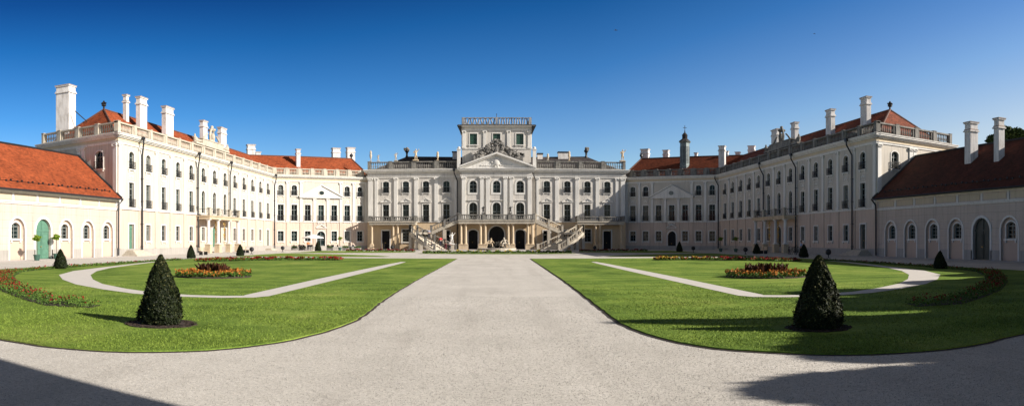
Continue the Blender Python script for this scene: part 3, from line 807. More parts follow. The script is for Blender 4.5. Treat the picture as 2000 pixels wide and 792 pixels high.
    q = MB(); q.lathe((r1.x, r1.y, rz_), [(.12, -.1), (.14, .3), (.36, .5), (.3, .8), (.1, 1.0), (.02, 1.1)], 8); part('finial', q, M['iron'], g)
    # side walls down to the roof
    rz0 = math.atan2(dr.y, dr.x)
    if s < 0:
        for px, r, w, d, zb_, zt_ in ((582, 129.5, .75, .75, 13.9, 18.8), (656, 138, 1.55, 1.0, 15.5, 20.1), (684.5, 138, 1.6, 1.0, 15.5, 20.2), (490, 133, 1.5, 1.2, 15, 20.1), (503.5, 137, 1.0, 1.0, 15, 19.2)):
            p = ray_point(px, 300, r); chimney(g, (p.x, p.y), w, d, zb_, zt_, rz0, slim=px in (582,))
    else:
        for px, r, w, d, zb_, zt_ in ((1260, 138, 1.6, 1.0, 15.5, 19.9), (1301, 138, 1.1, .9, 15.5, 19.7), (1359.5, 139, .6, .6, 15.5, 19.3), (1410.5, 126, 1.1, 1.1, 13.9, 18.9), (1419.5, 131, .6, .7, 15, 18.6), (1441, 137, .9, .8, 15, 19.2), (1468, 137, 1.3, 1.1, 15, 20.4)):
            p = ray_point(px, 300, r); chimney(g, (p.x, p.y), w, d, zb_, zt_, rz0, slim=px > 1400 and px < 1420)
        # ridge turret with cross
        p = ray_point(1337.5, 300, 130.5); c = (p.x, p.y, 0)
        t = MB(); t.lathe(c, [(1.05, 13.8), (1.05, 15.6), (.93, 15.7), (.93, 20.0), (1.15, 20.2), (1.2, 20.32)], 8)
        tw = part('bell_turret', t, M['copper'], g)
        t = MB(); t.lathe(c, [(1.2, 20.32), (.7, 20.75), (.52, 20.85), (.52, 21.45), (.6, 21.5), (.25, 21.95), (.06, 22.1), (.06, 22.2)], 8)
        part('turret_roof', t, M['slate'], tw)
        t = MB(); t.ball((c[0], c[1], 22.25), .14, 8); t.box(c[0]-.04, c[0]+.04, c[1]-.04, c[1]+.04, 22.3, 23.4); t.box(c[0]-.36, c[0]+.36, c[1]-.038, c[1]+.038, 22.9, 22.98)
        part('cross', t, M['iron'], tw)
        t = MB()
        for k in range(8):
            a = k*math.pi/4+math.pi/8; n = Vector((math.cos(a), math.sin(a))); tt = Vector((-n.y, n.x)); R0 = .93*math.cos(math.pi/8)+.02
            for j in range(13):
                z = 16.3+j*.24; a_, b_ = n*R0-tt*.24, n*R0+tt*.24
                t.hexa([(c[0]+a_.x, c[1]+a_.y), (c[0]+b_.x, c[1]+b_.y), (c[0]+b_.x+n.x*.05, c[1]+b_.y+n.y*.05), (c[0]+a_.x+n.x*.05, c[1]+a_.y+n.y*.05)], z, z+.1)
        part('louvres', t, M['pipe'], tw)
    downpipe(g, F, F.u(*B)+(-.5 if s < 0 else .5))
    return F, g

# ------------------------------------------------------------------ outbuildings
def build_out(s):
    X = 39.5*s; Y0, Y1 = (26.0 if s < 0 else 8.0), 64.6
    g = root('side_building', ('long single storey side building with bright orange roof and green arched door, far left' if s < 0 else
             'long single storey side building in shade with dark roof and two chimneys, far right'), 'building', (X, 48, 0))
    F = Frame((X, Y0), (X, Y1), (-s, 0))
    ys = [62.5, 58.7, 54.9, 51.2, 47.4, 43.6, 39.8, 36.0, 32.2, 28.4] if s < 0 else [61.7, 58.0, 54.25, 50.55, 46.85, 43.2, 39.5, 35.8, 32.1, 28.4, 24.7, 21.0, 17.3, 13.6, 9.9]
    dy = 3 if s < 0 else 4
    ops = []; 
    for i, y in enumerate(ys):
        u = F.u(X, y)
        ops.append((u, 2.3, .05, 3.75, 1.05) if i == dy else (u, 2.1, .0, 3.72, 1.0))
    mb = MB(); wall(mb, F, 0, F.L, 0, 6.2, ops, .22)
    bx = X+12.2*s
    mb.poly([(X, Y0, 0), (X, Y0, 6.2), (bx, Y0, 6.2), (bx, Y0, 0)]); mb.poly([(X, Y0, 6.2), (45.6*s, Y0, 11.4), (bx, Y0, 6.2)])
    mb.poly([(bx, Y0, 0), (bx, Y0, 6.2), (bx, Y1+2, 6.2), (bx, Y1+2, 0)])
    part('wall', mb, M['out'], g)
    for i, y in enumerate(ys):
        if i == dy: continue
        n = MB(); Fi = Frame(F.xy(F.u(X, y)-1.1, -.22), F.xy(F.u(X, y)+1.1, -.22), (-s, 0))
        wall(n, Fi, 0, Fi.L, 0, 3.72, [(Fi.L/2, 1.2, 1.9, 3.35, .3)], .2)
        part('niche', n, M['niche'], g)
    for i, y in enumerate(ys):
        u = F.u(X, y)
        if i == dy: put_door(F, u, .05, g, 2.3, 3.7, 1.05, mat='gdoor' if s < 0 else 'door_shade', surround=.25)
        else:
            Fi = Frame(F.xy(u-1.1, -.22), F.xy(u+1.1, -.22), (-s, 0))
            put_window(Fi, Fi.L/2, 1.9, g, 1.2, 1.45, .3, rows=4, surround=.13)
    for i, y in enumerate(ys):
        if i == dy: continue
        t = MB(); u = F.u(X, y); q0 = outline(2.1, 3.72, 1.0); q1 = outline(2.1, 3.72, 1.02, -.18); q1 = [(x, max(z, 0)) for x, z in q1]
        strip(t, F, q0, q1, .05, u, 0); band(t, F, q1, .05, -.01, u, 0); band(t, F, q0, .05, -.04, u, 0)
        part('arch_moulding', t, M['trim'], g)
    t = MB()
    for (z0, z1, p) in ((5.0, 5.12, .08), (5.121, 5.24, .16), (5.98, 6.08, .12), (6.081, 6.2, .24), (6.201, 6.33, .36)):
        t.fbox(F, 0, F.L, -.02, p, z0, z1)
    k = 0; u = .3
    while u < F.L-.3:
        t.fbox(F, u-.12, u+.12, -.02, .05, 5.241, 5.979); u += 3.5
    part('cornice', t, M['trim'], g)
    u = .3
    while u < F.L-3:
        t = MB(); t.fbox(F, u+.3, u+3.2, -.02, .03, 5.38, 5.86); u += 3.5
        part('frieze_panel', t, M['frieze'], g)
    segs = []; last = 0
    for y in sorted(ys, key=lambda y: F.u(X, y)):
        u = F.u(X, y); segs.append((last, u-1.24)); last = u+1.24
    segs.append((last, F.L))
    for a, b in segs:
        t = MB(); t.fbox(F, a, b, -.02, .07, 0, .9); part('plinth', t, M['plinth'], g)
    q = MB(); ex = X-.55*s; rx = 45.6*s; ez = 6.3; rz_ = 11.5; b2 = bx+.5*s
    YE = 66.6
    q.poly([(ex, Y0-.4, ez), (ex, Y1-.06, ez), (rx, YE-.75, rz_), (rx, Y0-.4, rz_)]); q.poly([(b2, Y0-.4, ez), (b2, YE, ez), (rx, YE, rz_), (rx, Y0-.4, rz_)])
    q.poly([(ex, Y0-.4, ez-.12), (ex, Y1-.06, ez-.12), (ex, Y1-.06, ez), (ex, Y0-.4, ez)])
    part('roof', q, M['tile'] if s < 0 else M['tile_shade_deep'], g)
    q = MB(); q.tube([(rx, Y0-.4, rz_), (rx, YE-.75, rz_)], .15, 6); q.tube([(ex, Y1-.1, ez+.05), (rx, YE-.9, rz_+.03)], .13, 6)
    q.tube([(ex-.1*s, Y0-.4, ez-.1), (ex-.1*s, Y1, ez-.1)], .1, 6); q.tube([(ex-.1*s, Y1-.1, ez-.15), (X-.35*s, Y1-.35, ez-.7), (X-.3*s, Y1-.35, 5.0), (X-.3*s, Y1-.35, .1)], .1, 6)
    part('gutter', q, M['pipe'], g)
    q = MB()
    q.tube([(ex+.9*s, Y0, ez+.9*(rz_-ez)/abs(rx-ex)+.05), (ex+.9*s, Y1-1, ez+.9*(rz_-ez)/abs(rx-ex)+.05)], .02, 4)
    for k in range(50):
        y = Y1-1.2-k*.78; xx = ex+.85*s+(.12*s if k % 2 else 0); z = ez+(abs(xx-ex))*(rz_-ez)/abs(rx-ex)
        q.box(xx-.05, xx+.05, y-.09, y+.09, z, z+.16)
    part('snow_guards', q, M['iron'], g)
    if s > 0:
        for px, r, w, zt in ((1897, 68.5, .95, 13.45), (1951.5, 64.8, .72, 13.2)):
            p = ray_point(px, 300, r); chimney(g, (p.x, p.y), w, w, 8.0, zt, 0, slim=True)
    return F, g

# ------------------------------------------------------------------ central block
def build_center():
    g = root('palace_main_block', 'pale central palace block with rooftop belvedere, pediment and double staircase behind the court', 'palace', (0, 115.5, 0))
    YC = 115.5; HW = 21.8
    F = Frame((-HW, YC), (HW, YC), (0, -1)); U = lambda x: F.u(x, YC)
    wx = [8.4, 11.85, 15.25, 18.65]
    ops = []
    for sg in (-1, 1):
        for k, x in enumerate(wx):
            u = U(sg*x)
            ops += [(u, 1.08, 9.7, 11.6, .22), (u, 1.08, 4.85, 7.7, 0)]
            if k in (3,): ops.append((u, 1.3, .05, 3.3, 0))
            elif k == 2: ops.append((u, 1.25, 1.4, 3.5, 0))
            else: ops.append((u, 1.2, 1.2, 3.3, 0))
    mb = MB(); wall(mb, F, 0, F.L, 0, 4.75, ops); mb.mi = 1; wall(mb, F, 0, F.L, 4.75, 13.5, ops)
    mb.poly([(-HW, YC, 0), (-HW, YC, 13.5), (-HW, YC+16, 13.5), (-HW, YC+16, 0)])
    mb.poly([(HW, YC, 0), (HW, YC, 13.5), (HW, YC+16, 13.5), (HW, YC+16, 0)])
    part('wall', mb, [M['ochre'], M['cen']], g)
    for sg in (-1, 1):
        for k, x in enumerate(wx):
            u = U(sg*x)
            put_window(F, u, 9.7, g, 1.08, 1.9, .22, rows=2, rail=.85)
            put_window(F, u, 4.85, g, 1.08, 2.85, 0, rows=3, hood='tri', sill=False, rail=.0 if k > 1 else .9)
            if k == 3: put_door(F, u, .05, g, 1.3, 3.25, 0, mat='dark')
            elif k == 2: put_window(F, u, 1.4, g, 1.25, 2.1, 0, rows=4)
            else: put_window(F, u, 1.2, g, 1.2, 2.1, 0, rows=3)
    # risalit
    YR = 114.6; Q = Frame((-5.85, YR), (5.85, YR), (0, -1)); UQ = lambda x: Q.u(x, YR)
    qops = []
    for x in (-3.9, 0, 3.9):
        u = UQ(x); qops += [(u, 1.25, 9.55, 11.55, .55), (u, 1.35, 4.9, 7.95, .6), (u, 2.5 if x == 0 else 1.5, .05, 4.0 if x == 0 else 3.4, 1.2 if x == 0 else .35)]
    mb = MB(); wall(mb, Q, 0, Q.L, 0, 4.75, qops); mb.mi = 1; wall(mb, Q, 0, Q.L, 4.75, 13.5, qops)
    for x in (-5.85, 5.85): mb.poly([(x, YR, 0), (x, YR, 13.5), (x, YC, 13.5), (x, YC, 0)])
    part('centre_bay_wall', mb, [M['ochre'], M['cen']], g)
    for x in (-3.9, 0, 3.9):
        u = UQ(x)
        put_window(Q, u, 9.55, g, 1.25, 2.0, .55, rows=3, surround=.3, sill=False)
        put_window(Q, u, 4.9, g, 1.35, 3.05, .6, rows=2, hood='bar', sill=False, surround=.22)
        put_door(Q, u, .05, g, 2.5 if x == 0 else 1.5, 3.95 if x == 0 else 3.35, 1.2 if x == 0 else .35, mat='dark', surround=.22)
    t = MB()
    for x in (6.75, 10.1, 13.5, 16.95): 
        for sg in (-1, 1): t = MB(); pilaster(t, F, U(sg*x), 4.9, 12.2, .6, .16, scroll=True); part('pilaster', t, M['trim'], g)
    for sg in (-1, 1): 
        t = MB(); pilaster(t, F, U(sg*21.3), 4.9, 12.2, .7, .2, scroll=True); part('pilaster', t, M['trim'], g)
        t = MB(); pilaster(t, F, U(sg*20.3), 4.9, 12.2, .5, .14); part('pilaster', t, M['trim'], g)
    for x in (-5.45, -2.45, -1.45, 1.45, 2.45, 5.45): t = MB(); pilaster(t, Q, UQ(x), 4.9, 12.2, .62, .2, scroll=True); part('pilaster', t, M['trim'], g)
    t = MB()
    for f in (F, Q): t.fbox(f, 0, f.L, -.02, .12, 4.7, 4.86)
    part('string_course', t, M['trim'], g)
    cp = [(12.2, 12.45, .14), (12.451, 12.52, .22), (13.0, 13.12, .26), (13.121, 13.28, .42), (13.281, 13.48, .6), (13.481, 13.58, .7)]
    t = MB(); cornice(t, F, 0, F.L, cp, 1, 1); cornice(t, Q, 0, Q.L, cp, 1, 1); t.mi = 1
    t.fbox(F, 0, F.L, -.3, .1, 12.521, 12.999); t.fbox(Q, 0, Q.L, -.3, .1, 12.521, 12.999)
    part('cornice', t, [M['trim'], M['cen']], g)
    t = MB()
    balustrade(t, F, 0, U(6.3) if U(6.3) > 0 else 0, 13.582, 14.95, bay=3.45, bal=.3)
    part('balustrade', t, M['stone'], g); t = MB()
    balustrade(t, F, U(-6.3), F.L, 13.582, 14.95, bay=3.45, bal=.3)
    part('balustrade', t, M['stone'], g)
    # pediment
    t = MB(); zb, zt = 13.6, 15.95; W = 6.5
    P = lambda x, n, z: (x, YR-n, z)
    for (x0, z0, x1, z1) in ((-W, zb, 0, zt), (0, zt, W, zb)):
        b = len(t.v); t.hexa([(x0, YR+.8), (x1, YR+.8), (x1, YR-.75), (x0, YR-.75)], 0, 1)
        for k, z in enumerate((z0, z1, z1, z0)):
            v = t.v[b+k]; t.v[b+k] = (v[0], v[1], z); v = t.v[b+4+k]; t.v[b+4+k] = (v[0], v[1], z+.28)
        b = len(t.v); t.hexa([(x0*.97, YR+.7), (x1*.97, YR+.7), (x1*.97, YR-.5), (x0*.97, YR-.5)], 0, 1)
        for k, z in enumerate((z0, z1, z1, z0)):
            v = t.v[b+k]; t.v[b+k] = (v[0], v[1], z-.16); v = t.v[b+4+k]; t.v[b+4+k] = (v[0], v[1], z+.002)
    t.poly([P(-W+.1, .1, zb), P(W-.1, .1, zb), P(0, .1, zt)])
    pd = part('pediment', t, M['trim'], g)
    t = MB(); t.ball((0, YR-.12, 14.6), (.75, .22, .78), 14); t.ball((0, YR-.28, 14.6), (.5, .16, .55), 12)
    for k in range(10):
        a = k*.628; t.ball((.75*math.cos(a), YR-.18, 14.6+.78*math.sin(a)), (.17, .15, .17), 6, .15)
    for sg in (-1, 1):
        for k in range(5): t.ball((sg*(1.1+.35*k), YR-.12, 14.15-.02*k), (.26, .1, .22-.02*k), 6, .2)
    part('oval_relief', t, M['trim'], pd)
    # trophies over the pediment
    t = MB()
    for k in range(210):
        x = random.uniform(-3.7, 3.7); zl = zt+.28-abs(x)*(zt-zb)/W
        top = 18.6-abs(x)*.74
        z = random.uniform(zl, max(zl+.4, top)); r = random.uniform(.13, .34)
        t.ball((x, YR-.1+random.uniform(-.3, .3), z), (r, r*.7, r*random.uniform(.6, 1.3)), 6, .25)
    for k in range(34):
        x = random.uniform(-3.1, 3.1); zl = zt+.4-abs(x)*.36
        a = random.uniform(.2, 1.2)*(1 if x > 0 else -1); l = random.uniform(.9, 1.7)
        t.tube([(x, YR-.15, zl), (x+math.sin(a)*l, YR-.3, zl+math.cos(a)*l)], .06, 5, .03)
        if k % 3 == 0: t.hexa([(x+math.sin(a)*l-.18, YR-.32), (x+math.sin(a)*l+.22, YR-.32), (x+math.sin(a)*l+.22, YR-.27), (x+math.sin(a)*l-.18, YR-.27)], zl+math.cos(a)*l-.35, zl+math.cos(a)*l+.05)
    t.lathe((0, YR-.1, 16.2), [(.4, 0), (.35, .5), (.25, 1.1), (.3, 1.3), (.18, 1.5), (.22, 1.7), (.2, 1.95), (.02, 2.1)], 9)
    part('trophy_sculpture', t, M['trophy'], g)
    # belvedere
    YB = 116.2; BW = 5.8; B = Frame((-BW, YB), (BW, YB), (0, -1)); UB = lambda x: B.u(x, YB)
    bops = [(UB(x), 1.25, 17.75, 19.6, 0) for x in (-3.9, 0, 3.9)]
    mb = MB(); wall(mb, B, 0, B.L, 13.5, 20.6, bops)
    for sx in (-1, 1):
        SF = Frame((sx*BW, YB), (sx*BW, YB+10), (sx, 0)); wall(mb, SF, 0, SF.L, 13.5, 20.6, [])
    mb.poly([(-BW, YB+10, 13.5), (-BW, YB+10, 20.6), (BW, YB+10, 20.6), (BW, YB+10, 13.5)])
    bv = part('belvedere_wall', mb, M['cen'], g)
    for x in (-3.9, 0, 3.9):
        o = put_window(B, UB(x), 17.75, g, 1.25, 1.85, 0, rows=3)
        sm = MB()
        for k in range(16): sm.box(-.58, .58, -.2, -.14, .06+k*.11, .12+k*.11)
        inst('shutter', sm.mesh('shutter', M['shut']), o, (0, 0, 0))
    t = MB()
    for f in (B,):
        for x in (-5.5, -2.0, 2.0, 5.5): pilaster(t, f, UB(x), 17.15, 20.1, .5, .12)
        t.fbox(f, -.06, f.L+.06, -.02, .1, 17.0, 17.149)
    for sx in (-1, 1):
        SF = Frame((sx*BW, YB), (sx*BW, YB+10), (sx, 0))
        for u in (.4, 3.4, 6.6, 9.6): pilaster(t, SF, u, 17.15, 20.1, .5, .12)
        t.fbox(SF, 0, SF.L, -.02, .1, 17.0, 17.149)
    for (z0, z1, p) in ((20.1, 20.35, .1), (20.351, 20.42, .18), (20.6, 20.72, .32), (20.721, 20.86, .5), (20.861, 20.95, .62)):
        t.hexa([(-BW-p, YB-p), (BW+p, YB-p), (BW+p, YB+10+p), (-BW-p, YB+10+p)], z0, z1)
    t.hexa([(-BW-.05, YB-.05), (BW+.05, YB-.05), (BW+.05, YB+10.05), (-BW-.05, YB+10.05)], 20.421, 20.599)
    part('belvedere_trim', t, M['trim'], g)
    t = MB(); z0 = 20.951
    t.hexa([(-BW-.72, YB-.72), (BW+.72, YB-.72), (BW+.72, YB+10.7), (-BW-.72, YB+10.7)], z0, z0+.07)
    for sx in (-1, 1):
        t.hexa([(sx*(BW+.1), YB-.3), (sx*(BW+.2), YB-.3), (sx*(BW+.2), YB+.2), (sx*(BW+.1), YB+.2)], 19.6, z0, [(sx*(BW+.1), YB-.6), (sx*(BW+.85), YB-.6), (sx*(BW+.85), YB+.4), (sx*(BW+.1), YB+.4)])
    part('belvedere_roof_edge', t, M['iron'], g)
    t = MB(); z0 += .072; zt2 = 22.3
    for f in (Frame((-BW, YB), (BW, YB), (0, -1)), Frame((-BW, YB), (-BW, YB+10), (-1, 0)), Frame((BW, YB), (BW, YB+10), (1, 0)), Frame((-BW, YB+10), (BW, YB+10), (0, 1))):
        t.fbox(f, 0, f.L, -.28, .0, z0, z0+.18); t.fbox(f, 0, f.L, -.32, .06, zt2-.12, zt2)
        for u in (0.0, f.L/2-.2, f.L-.4): t.fbox(f, u, u+.4, -.34, .08, z0, zt2+.03)
        n = int(f.L/.42)
        for k in range(n):
            u = (k+.5)*f.L/n
            lean = .25*(1 if k % 2 else -1) if k > n//2 else .16*math.sin(k*2.1)
            t.tube([f.pt(u-lean*.5, -.14, z0+.15), f.pt(u, -.09, (z0+zt2)/2), f.pt(u+lean*.5, -.14, zt2-.1)], .13, 6, .11)
    part('belvedere_balustrade', t, M['lead'], g)
    t = MB(); t.tube([(0, YB+3, 21), (0, YB+3, 23.4)], .045, 5); t.ball((0, YB+3, 23.4), .08, 6); part('lightning_rod', t, M['iron'], g)
    for sx in (-1, 1):
        t = MB(); t.fbox(Q, UQ(sx*6.3)-.28, UQ(sx*6.3)+.28, -.9, -.3, 13.6, 16.7); t.fbox(Q, UQ(sx*6.3)-.36, UQ(sx*6.3)+.36, -.98, -.22, 16.701, 16.85)
        t.ball((sx*6.3, YR+.6, 17.05), .26, 8)
        part('shoulder_pier', t, M['trim'], g)
    # low dark roofs and roof hatches, chimneys
    q = MB()
    for sg in (-1, 1):
        x0, x1 = 5.9*sg, 21.2*sg; P3 = lambda x, y, z: (x, y, z)
        q.poly([(x0, YC+.7, 13.6), (x1, YC+.7, 13.6), (15.8*sg, YC+6, 16.5), (x0, YC+6, 16.3)])
        q.poly([(x1, YC+.7, 13.6), (x1, YC+13, 13.6), (15.8*sg, YC+6, 16.5)])
        q.poly([(x0, YC+13, 13.6), (x1, YC+13, 13.6), (15.8*sg, YC+6, 16.5), (x0, YC+6, 16.3)])
    q.box(-BW, BW, YB+10.1, YB+14, 13.5, 15.5)
    q.poly([(-BW, YB, 21.0), (BW, YB, 21.0), (BW, YB+10, 21.0), (-BW, YB+10, 21.0)])
    part('roof', q, M['slate'], g)
    for x, w, zt_ in ((-7.2, 1.0, 17.2), (7.6, .9, 16.9), (11.7, 1.8, 17.2)):
        t = MB(); t.box(x-w/2, x+w/2, YC+5, YC+6.2, 14.5, zt_-.2); t.mi = 1; t.box(x-w/2-.1, x+w/2+.1, YC+4.9, YC+6.3, zt_-.199, zt_)
        part('chimney', t, [M['chim'], M['iron']], g)
    # side balconies on columns
    for sg in (-1, 1):
        xa, xb = 13.2, 21.2
        nf = 2.4
        a, b = sorted((U(sg*xa), U(sg*xb)))
        t = MB(); t.fbox(F, a, b, .13, nf+.15, 4.62, 4.78); t.fbox(F, a+.12, b-.12, .13, nf, 4.25, 4.619)
        part('balcony_slab', t, M['stonel'], g)
        t = MB(); balustrade(t, Frame(F.xy(a, nf), F.xy(b, nf), (0, -1)), 0, b-a, 4.781, 5.62, n0=-.3, n1=-.04, bay=4.0, bal=.3)
        for uu, nn in ((a, (-1 if True else 1)), (b, 1)):
            sf = Frame(F.xy(uu, .15), F.xy(uu, nf-.3), (F.xy(uu+nn, 0)[0]-F.xy(uu, 0)[0], 0))
            balustrade(t, sf, 0, sf.L, 4.781, 5.62, n0=-.3, n1=-.04, bay=4.0, bal=.3)
        part('balcony_balustrade', t, M['stone'], g)
        for x in (xa+.5, 16.35, 17.1, xb-.5):
            t = MB(); column(t, F.xy(U(sg*x), nf-.35), .95, 4.25, .2); part('column', t, M['sand'], g)
            t = MB(); t.fbox(F, U(sg*x)-.32, U(sg*x)+.32, nf-.67, nf-.03, 0, .95); part('pedestal', t, M['sand'], g)
    # central terrace on paired columns
    nf = YC-110.9; BX = 6.15
    a, b = U(BX), U(-BX); a, b = min(a, b), max(a, b)
    t = MB(); t.fbox(F, a-.1, b+.1, YC-YR+.13, nf+.12, 4.78, 4.92); t.fbox(F, a, b, YC-YR+.13, nf, 4.35, 4.779)
    part('terrace_slab', t, M['stonel'], g)
    t = MB(); ff = Frame(F.xy(a, nf), F.xy(b, nf), (0, -1)); balustrade(t, ff, 0, ff.L, 4.921, 5.85, n0=-.34, n1=-.04, bay=4.1, bal=.3)
    part('terrace_balustrade', t, M['stone'], g)
    for x in (-5.75, -5.0, -2.6, -1.85, 1.85, 2.6, 5.0, 5.75):
        t = MB(); column(t, F.xy(U(x), nf-.4), 1.0, 4.35, .22, 12); part('column', t, M['sand'], g)
    for x in (-5.37, -2.22, 2.22, 5.37):
        t = MB(); t.fbox(F, U(x)-.75, U(x)+.75, nf-.8, nf-.0, 0, .92); t.fbox(F, U(x)-.8, U(x)+.8, nf-.85, nf+.05, .92, 1.0)
        part('pedestal', t, M['sand'], g)
    for yy in (113.6,):
        pass
    for sg in (-1, 1):
        stairs(g, sg)
    for u in (U(6.55), U(-6.55)): downpipe(g, F, u, 13.3)
    return F, g

def stairs(g, sg):
    """upper flight along the facade, landing, lower flight turning back"""
    t = MB(); N1 = 12
    ya, yb = 111.2, 113.6
    X0, X1, z1, z0 = 6.2, 10.6, 4.9, 2.95
    top = []
    for k in range(N1):
        xa = X0+(X1-X0)*k/N1; xb = X0+(X1-X0)*(k+1)/N1; z = z1-(z1-z0)*(k+1)/N1
        t.hexa([(sg*xa, ya), (sg*xb, ya), (sg*xb, yb), (sg*xa, yb)], z-.35, z)
    t.hexa([(sg*X1, 108.4), (sg*13.6, 107.6), (sg*13.9, yb), (sg*X1, yb)], z0-.35, z0-.001)
    # lower flight
    N2 = 17; near0, near1 = Vector((13.4, 106.6)), Vector((9.5, 105.3)); far0, far1 = Vector((12.7, 110.2)), Vector((6.4, 107.9))
    def edge(a, b, s, bulge):
        p = a.lerp(b, s); d = (b-a).normalized(); n = Vector((d.y, -d.x))
        if n.y > 0: n = -n
        return p+n*bulge*4*s*(1-s)
    E = []
    for k in range(N2+1):
        s_ = k/N2; E.append((edge(near0, near1, s_, .5), edge(far0, far1, s_, .6), z0-(z0)*s_))
    for k in range(N2):
        (n0, f0, za), (n1, f1, zb) = E[k], E[k+1]
        z = za-z0/N2
        t.hexa([(sg*n0.x, n0.y), (sg*n1.x, n1.y), (sg*f1.x, f1.y), (sg*f0.x, f0.y)], max(.0, z-.4), max(z, .02))
    st = part('staircase', t, M['stonel'], g)
    # stringers
    t = MB()
    def stringer(pts, th=.24, up=.10, dn=.42):
        for k in range(len(pts)-1):
            p, q = pts[k], pts[k+1]; d = Vector((q[0]-p[0], q[1]-p[1])).normalized(); n = Vector((-d.y, d.x))*th/2
            b = len(t.v); t.hexa([(p[0]-n.x, p[1]-n.y), (q[0]-n.x, q[1]-n.y), (q[0]+n.x, q[1]+n.y), (p[0]+n.x, p[1]+n.y)], 0, 1)
            for kk, z in enumerate((p[2], q[2], q[2], p[2])):
                v = t.v[b+kk]; t.v[b+kk] = (v[0], v[1], max(.0, z-dn)); v = t.v[b+4+kk]; t.v[b+4+kk] = (v[0], v[1], z+up)
    near = [(sg*e[0].x, e[0].y, e[2]) for e in E]; far = [(sg*e[1].x, e[1].y, e[2]) for e in E]
    upf = [(sg*X0, ya, z1), (sg*X1, ya, z0)]; upb = [(sg*X0, yb, z1), (sg*X1, yb, z0)]
    land = [(sg*13.4, 106.6, z0), (sg*13.9, 110, z0), (sg*13.9, yb, z0)]
    for p in (near, far, upf, upb, land): stringer(p)
    part('stringer', t, M['stonel'], st)
    # rails
    t = MB()
    def rail(pts, posts=3, hgt=.95, bal=True):
        V = [Vector(p) for p in pts]
        L = [0]
        for k in range(len(V)-1): L.append(L[-1]+(V[k+1]-V[k]).length)
        def at(s):
            s = min(max(s, 0), L[-1])
            for k in range(len(V)-1):
                if s <= L[k+1] or k == len(V)-2: return V[k].lerp(V[k+1], (s-L[k])/max(1e-6, L[k+1]-L[k]))
        n = max(4, int(L[-1]/.5))
        for zo, r in ((hgt, .09), (.22, .06)):
            P_ = [at(L[-1]*k/n)+Vector((0, 0, zo)) for k in range(n+1)]; t.tube(P_, r, 4)
        for k in range(posts+1):
            c = at(L[-1]*k/posts); t.box(c.x-.15, c.x+.15, c.y-.15, c.y+.15, c.z-.1, c.z+hgt+.14); t.box(c.x-.19, c.x+.19, c.y-.19, c.y+.19, c.z+hgt+.141, c.z+hgt+.22)
        m = int(L[-1]/.42)
        for k in range(m):
            c = at(L[-1]*(k+.5)/m); t.lathe(c+Vector((0, 0, .25)), [(.045, 0), (.06, .22), (.03, .45), (.045, .6)], 5, cap=False)
    rail(near, 3); rail(far, 4); rail(upf, 2); rail(land, 2)
    part('stair_balustrade', t, M['stone'] if sg < 0 else M['stonel'], st)
    # supports
    def pier(x, y, zt, a=.22):
        t = MB(); t.box(x-a, x+a, y-.2, y+.2, 0, zt); part('pier', t, M['stonel'], st)
    for pts, fr in ((near, (.05, .3, .55, .78)), (far, (.1, .4, .7))):
        for f_ in fr:
            k = int(f_*(len(pts)-1)); p = pts[k]; pier(p[0], p[1], max(.1, p[2]-.45))
    for x, y in ((10.6, ya), (13.75, 110), (13.75, yb-.2), (8.4, ya)): pier(sg*x, y, z0-.3 if x > 9 else 3.4, .25)

FWL, wingL = build_wing(-1); FWR, wingR = build_wing(1)
build_quadrant(-1); build_quadrant(1)
build_out(-1); build_out(1)
FC, cen = build_center()
CS = 1.1
def cmap(x, y, z): return (x*CS+.03, 127+(y-115.5)*CS, z*CS-(.12 if z > 2 else 0))
cen.location = (.03, 127, -.12); cen.scale = (CS,)*3

# ------------------------------------------------------------------ ground
def sheet(name, pts, z, mat, kind='structure', th=0, label=None):
    mb = MB()
    if th: mb.hexa([p[:2] for p in pts], z-th, z)
    else: mb.poly([(p[0], p[1], z) for p in pts])
    o = part(name, mb, mat); tag(o, label, None, None, kind); return o
sheet('ground', [(-1500, -600), (1500, -600), (1500, 2500), (-1500, 2500)], 0, M['gravel'])
def arc(cx, cy, r, a0, a1, n=12): return [(cx+r*math.cos(R(a0+(a1-a0)*k/n)), cy+r*math.sin(R(a0+(a1-a0)*k/n))) for k in range(n+1)]
def mir(pts, s): return [(p[0]*-s, p[1]) for p in pts] if s > 0 else pts
# near lawns (left version, x negative)
lawn_l = []
lawn_px_l = [(892, 505.2), (860, 522), (820, 543), (780, 566), (740, 592), (715, 612), (690, 628), (650, 643), (600, 657), (540, 669), (470, 679), (400, 685), (300, 688), (200, 686), (100, 678), (0, 663)]
lawn_px_r = [(1036, 505.2), (1065, 524), (1100, 547), (1150, 585), (1185, 612), (1215, 633), (1260, 652), (1330, 670), (1400, 681), (1480, 688), (1560, 692), (1650, 693), (1750, 690), (1850, 682), (1930, 669), (2000, 652)]
def lawn_outline(px, s):
    P = [ground(*p) for p in px]
    ex = P[-1]
    P += [(s*14, ex[1]+.6), (s*20, 14.5), (s*24.5, 20.5), (s*27.2, 28), (s*28, 36), (s*28.2, 50), (s*28.2, 66)]
    Q = []; rg = np.random.default_rng(5+s)
    for i in range(len(P)):
        p0, p1, p2, p3 = (Vector(P[j % len(P)]) for j in (i-1, i, i+1, i+2))
        L = (p2-p1).length; n = max(1, min(40, int(L/.35))) if L < 12 else 24
        for k in range(n):
            t = k/n
            q = p1.lerp(p2, t) if L > 9 or i in (0, len(P)-1, len(P)-2) else .5*((2*p1)+(p2-p0)*t+(2*p0-5*p1+4*p2-p3)*t*t+(3*p1-p0-3*p2+p3)*t**3)
            Q.append((q.x+rg.normal(0, .012), q.y+rg.normal(0, .012)))
    return Q
LL = lawn_outline(lawn_px_l, -1); LR = lawn_outline(lawn_px_r, 1)
lawnL = sheet('lawn', LL, .03, M['lawn'], th=.03); lawnR = sheet('lawn', LR, .03, M['lawn'], th=.03)
